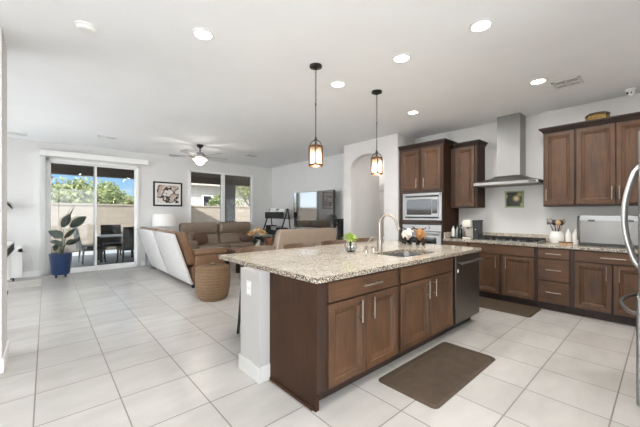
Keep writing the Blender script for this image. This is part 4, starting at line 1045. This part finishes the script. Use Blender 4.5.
for i in range(30):
    a = rnd.uniform(0, 2*PI); q = rnd.uniform(.02, .22); c = (vx+math.cos(a)*q, vy+math.sin(a)*q, .99-q*.7+rnd.uniform(-.03, .02)); mb = MB()
    for k in range(9):
        b_ = 2*PI*k/9; leaf(mb, c, (math.cos(b_), math.sin(b_), .5), .07, .026, -.1)
    mb.sphere(c, .034, (1, 1, .7), 8, 6)
    build('flower', mb, cols[i % 2], t)
px_, py_ = 4.2, 6.66
t = thing('terracotta_pot', (px_, py_, .52), 'terracotta pot with a small leafy sprig right of the flower vase', 'pot')
mb = MB(); mb.lathe((px_, py_, .521), [(.07, 0), (.10, .16), (.115, .16), (.115, .21), (.10, .21), (.09, .17)], 22); build('pot', mb, m_terra, t, smooth=True)
mb = MB()
for i in range(14):
    a = 2.4*i; leaf(mb, (px_, py_, .70), (math.cos(a)*.6, math.sin(a)*.6, .8), .13, .022, .3)
build('leaves', mb, m_leaf, t)

# television and console
t = thing('media_console', (5.48, 6.5, 0), 'low white media console under the television', 'console')
mb = MB(); mb.box(5.2, 5.80, .08, 5.76, 7.44, .86, bev=.006); build('body', mb, m_white, t)
for k in range(4): mb = MB(); panel_front(mb, face_map('-x', 5.2), 5.815+k*.405, 5.815+k*.405+.395, .1, .84, .05, t=.015); build('door', mb, m_white, t)
for sx in (5.25, 5.7):
    for sy in (5.85, 7.39): mb = MB(); mb.box(sx-.03, sy-.03, 0, sx+.03, sy+.03, .08); build('foot', mb, m_black, t)
t = thing('television', (5.5, 6.5, .86), 'large flat black television on the white media console', 'television')
F = face_map('-x', 5.5)
mb = MB(); mb.box(5.5, 5.66, .965, 5.55, 7.36, 1.965, bev=.006); build('housing', mb, m_blackpl, t)
mb = MB(); ubox(mb, F, 5.672, 7.348, .985, 1.955, 0, .002); build('screen', mb, m_screen, t)
for yy in (5.97, 7.15):
    mb = MB(); mb.tube([(5.38, yy+.12, .868), (5.52, yy, .97), (5.62, yy-.1, .868)], .010, 8); mb.tube([(5.38, yy-.12, .868), (5.52, yy, .97)], .010, 8); build('stand_foot', mb, m_blackpl, t)
# black slanted rack with papers
t = thing('magazine_rack', (5.3, 8.2, 0), 'black slanted metal rack holding white papers left of the television', 'rack')
for yy in (8.52, 7.54):
    mb = MB(); mb.tube([(4.86, yy, .0), (5.42, yy, 1.50)], .022, 8); mb.tube([(5.42, yy, 1.50), (5.62, yy, .0)], .018, 8); build('side_frame', mb, m_black, t)
mb = MB(); mb.box(5.24, 7.52, 1.20, 5.48, 8.54, 1.23); mb.box(5.24, 7.52, 1.23, 5.255, 8.54, 1.40); build('upper_tray', mb, m_black, t)
mb = MB(); mb.box(5.08, 7.52, .72, 5.52, 8.54, .75); mb.box(5.08, 7.52, .75, 5.095, 8.54, .86); build('lower_tray', mb, m_black, t)
for q in ((5.42, 1.48), (5.08, .6), (5.54, .6)): mb = MB(); mb.tube([(q[0], 7.54, q[1]), (q[0], 8.52, q[1])], .016, 8); build('crossbar', mb, m_black, t)
for (a, b, zt, lab) in ((8.12, 8.46, 1.53, 'white paper at the left of the black slanted rack'), (7.62, 7.94, 1.50, 'white paper at the right of the black slanted rack')):
    mb = MB(); mb.box(5.27, a, 1.232, 5.276, b, zt, T=lambda p: Vector((p.x+(p.z-1.23)*.42, p.y, p.z))); solo('paper_folder', mb, m_paper, (5.28, (a+b)/2, 1.232), lab, 'paper', 'papers in the black rack')
for i in range(3):
    mb = MB(); mb.box(5.2, 7.60+i*.3, .752, 5.46, 7.84+i*.3, .93+.03*i, bev=.006)
    solo('storage_box', mb, (m_blackpl, m_fanblade, m_iron)[i], (5.33, 7.72+i*.3, .752), ('black', 'grey', 'dark charcoal')[i]+' storage box on the lower tray of the slanted rack', 'box', 'boxes in the slanted rack')
# speaker and exercise bike beside the television
mb = MB(); t = thing('tower_speaker', (5.69, 5.59, 0), 'slim black tower speaker right of the television', 'speaker')
mb.box(5.62, 5.545, .03, 5.765, 5.64, 1.22, bev=.01); build('cabinet', mb, m_blackpl, t)
mb = MB(); mb.box(5.60, 5.54, 0, 5.772, 5.648, .03); build('plinth', mb, m_iron, t)
mb = MB()
for z in (.5, .75, 1.0): mb.lathe((5.619, 5.59, z), [(.04, .0), (.04, -.004), (.02, .002)], 16, 'x')
build('drivers', mb, m_iron, t)
t = thing('exercise_bike', (5.42, 5.43, 0), 'black exercise bike partly hidden behind the white wall corner', 'exercise bike')
mb = MB(); mb.tube([(5.2, 5.43, .03), (5.66, 5.43, .03)], .025, 8); mb.tube([(5.42, 5.43, .03), (5.42, 5.43, .5)], .03, 8); mb.tube([(5.42, 5.43, .5), (5.38, 5.48, .95), (5.34, 5.42, 1.22)], .024, 8); build('frame', mb, m_black, t)
mb = MB(); mb.tube([(5.32, 5.33, 1.14), (5.30, 5.40, 1.30), (5.32, 5.49, 1.28), (5.34, 5.51, 1.1), (5.34, 5.44, 1.02)], .018, 8); mb.tube([(5.32, 5.34, 1.05), (5.32, 5.50, 1.22)], .014, 8); build('handlebar', mb, m_black, t)
mb = MB(); mb.lathe((5.40, 5.43, .34), [(.16, 0), (.16, .03), (.05, .04)], 24, 'x'); build('flywheel', mb, m_iron, t)
# framed sketch
t = thing('framed_sketch', (2.475, 8.98, 1.55), 'black-framed ink sketch on the wall between door and window', 'picture')
F = face_map('-y', 8.998)
mb = MB()
for q in ((2.11, 2.84, 2.165, 2.205), (2.11, 2.84, 1.55, 1.59), (2.11, 2.15, 1.59, 2.165), (2.80, 2.84, 1.59, 2.165)): ubox(mb, F, *q, 0, .03)
build('frame', mb, m_black, t)
M = Mat('ink_sketch'); nz = M.noise(4.2, 2, (1, 1, 1), .4)
ln = M.math('ABSOLUTE', M.math('SUBTRACT', M.math('FRACT', M.math('MULTIPLY', nz, 5)), .5))
ink = M.ramp(ln, [(.0, hexc(30, 28, 28)), (.10, hexc(60, 56, 54)), (.16, hexc(214, 206, 200)), (1, hexc(222, 216, 212))])
blot = M.ramp(M.noise(4, 2), [(.45, (1, 1, 1, 1)), (.6, hexc(214, 192, 180))])
M.col(M.mix(1, ink, blot, 'MULTIPLY')); M.p(Roughness=.4)
mb = MB(); ubox(mb, F, 2.20, 2.75, 1.64, 2.12, .013, .016); build('drawing', mb, M.m, t)
mb = MB(); ubox(mb, F, 2.15, 2.80, 1.59, 2.165, .004, .012); build('mount', mb, m_paper, t)

# potted plant by the slider
px_, py_ = .235, 8.56
t = thing('potted_plant', (px_, py_, 0), 'big-leaved plant in a navy blue pot by the glass door', 'plant')
mb = MB(); mb.lathe((px_, py_, .06), [(.14, 0), (.155, .02), (.19, .42), (.2, .445), (.182, .445), (.172, .4), (.1, .39)], 32); pt = build('pot', mb, m_pot, t, smooth=True)
mb = MB(); mb.lathe((px_, py_, .452), [(.17, 0), (.17, .01)], 24); build('soil', mb, m_soil, t)
for k in range(4):
    a = PI/4+k*PI/2; mb = MB(); mb.lathe((px_+math.cos(a)*.11, py_+math.sin(a)*.11, 0), [(.018, 0), (.022, .061)], 10); build('foot', mb, m_blackpl, pt)
RV = Vector((.748, -.664, 0))   # sideways as seen in the photo
def plant_leaf(s, z0, s1, z1, L, wd, ang, dep=0, droop=.15):
    base = Vector((px_, py_, .46)); knee = base+RV*s+Vector((0, dep, z0-.46)); tip = base+RV*s1+Vector((0, dep*1.4, z1-.46))
    mb = MB(); mb.tube([tuple(base+RV*s*.3), tuple(knee), tuple(tip)], [.012, .009, .006], 7); st = build('stem', mb, m_stem, t)
    mb = MB(); d = RV*math.cos(ang)+Vector((0, dep*.3, math.sin(ang)))
    nr = Vector((0, 0, 1))*math.cos(ang)-RV*math.sin(ang)+Vector((-.3, -.3, 0))
    leaf(mb, tip, d, L*1.12, wd*1.15, droop, nr); build('leaf', mb, m_leaf, st, smooth=True)
plant_leaf(.03, .75, .02, 1.06, .31, .075, 1.0, .02, .0); plant_leaf(.1, .8, .2, 1.06, .38, .085, .6, .05, .02)
plant_leaf(.02, .65, .04, .85, .31, .085, 2.65, -.05, .1); plant_leaf(.05, .58, .1, .70, .27, .06, .4, -.05, .05)
plant_leaf(-.02, .58, -.05, .72, .18, .05, 2.75, .05, .2); plant_leaf(.02, .6, .08, .82, .30, .045, .75, .08, .05); plant_leaf(-.08, .52, -.13, .56, .14, .05, 1.4, .0, .1)
plant_leaf(.0, .58, .02, .66, .2, .05, 2.3, -.08, .2); plant_leaf(.04, .9, .12, 1.2, .34, .012, 1.05, .0, .0)

# far-left bits behind the wall end
t = thing('console_table', (-1.1, 7.85, 0), 'white table with dark slots along its apron at the far left beyond the wall end', 'table')
mb = MB(); mb.box(-1.7, 7.0, .62, -.475, 8.7, .80, bev=.004); build('tabletop', mb, m_white, t)
for k in range(8): mb = MB(); mb.box(-.478, 7.08+k*.2, .64, -.470, 7.2+k*.2, .765); build('slot', mb, m_black, t)
for sx in (-1.62, -.56):
    for sy in (7.24, 8.6): mb = MB(); mb.box(sx-.03, sy-.03, .05, sx+.03, sy+.03, .62); lg = build('leg', mb, m_white, t); mb = MB(); mb.lathe((sx+.075, sy+.05, .03), [(.03, -.012), (.03, .012)], 12, 'x'); mb.tube([(sx, sy, .055), (sx+.075, sy+.05, .055)], .012, 6); build('caster', mb, m_black, lg)
t = thing('leaning_panel', (-.5, 8.95, 0), 'white framed panel leaning on the wall at the far left', 'panel')
mb = MB()
for q in ((-.63, -.37, .62, .68), (-.63, -.37, .10, .16), (-.63, -.57, .16, .62), (-.43, -.37, .16, .62)): mb.box(q[0], 8.93, q[2]-.08, q[1], 8.975, q[3]-.08 if q[3] < .6 else q[3])
build('frame', mb, m_white, t)
mb = MB(); mb.box(-.58, 8.955, .06, -.42, 8.965, .64); build('infill', mb, m_whiteplastic, t)
mb = MB(); mb.box(-.62, 7.75, .001, -.06, 8.5, .012, bev=.003); solo('area_rug', mb, m_rug, (-.34, 8.1, .001), 'small pale rug on the floor at the far left', 'rug')
t = thing('hanging_plant', (-.66, 8.85, 1.5), 'small trailing plant on the wall at the far left', 'plant')
mb = MB(); mb.lathe((-.66, 8.87, 1.46), [(.06, 0), (.085, .12), (.075, .12), (.06, .02)], 20); build('pot', mb, m_ceramic, t, smooth=True)
mb = MB()
for i in range(22):
    a = 2.4*i; leaf(mb, (-.64, 8.85, 1.57), (math.cos(a)*.8+.3, -abs(math.sin(a))*.4, .35*math.sin(i*1.7)+.1), .16, .025, .6)
build('leaves', mb, m_leaf, t)
mb = MB(); mb.box(-.9, 8.78, 1.43, -.6, 8.999, 1.455); solo('wall_shelf', mb, m_white, (-.75, 8.89, 1.43), 'small white wall shelf under the trailing plant', 'shelf')
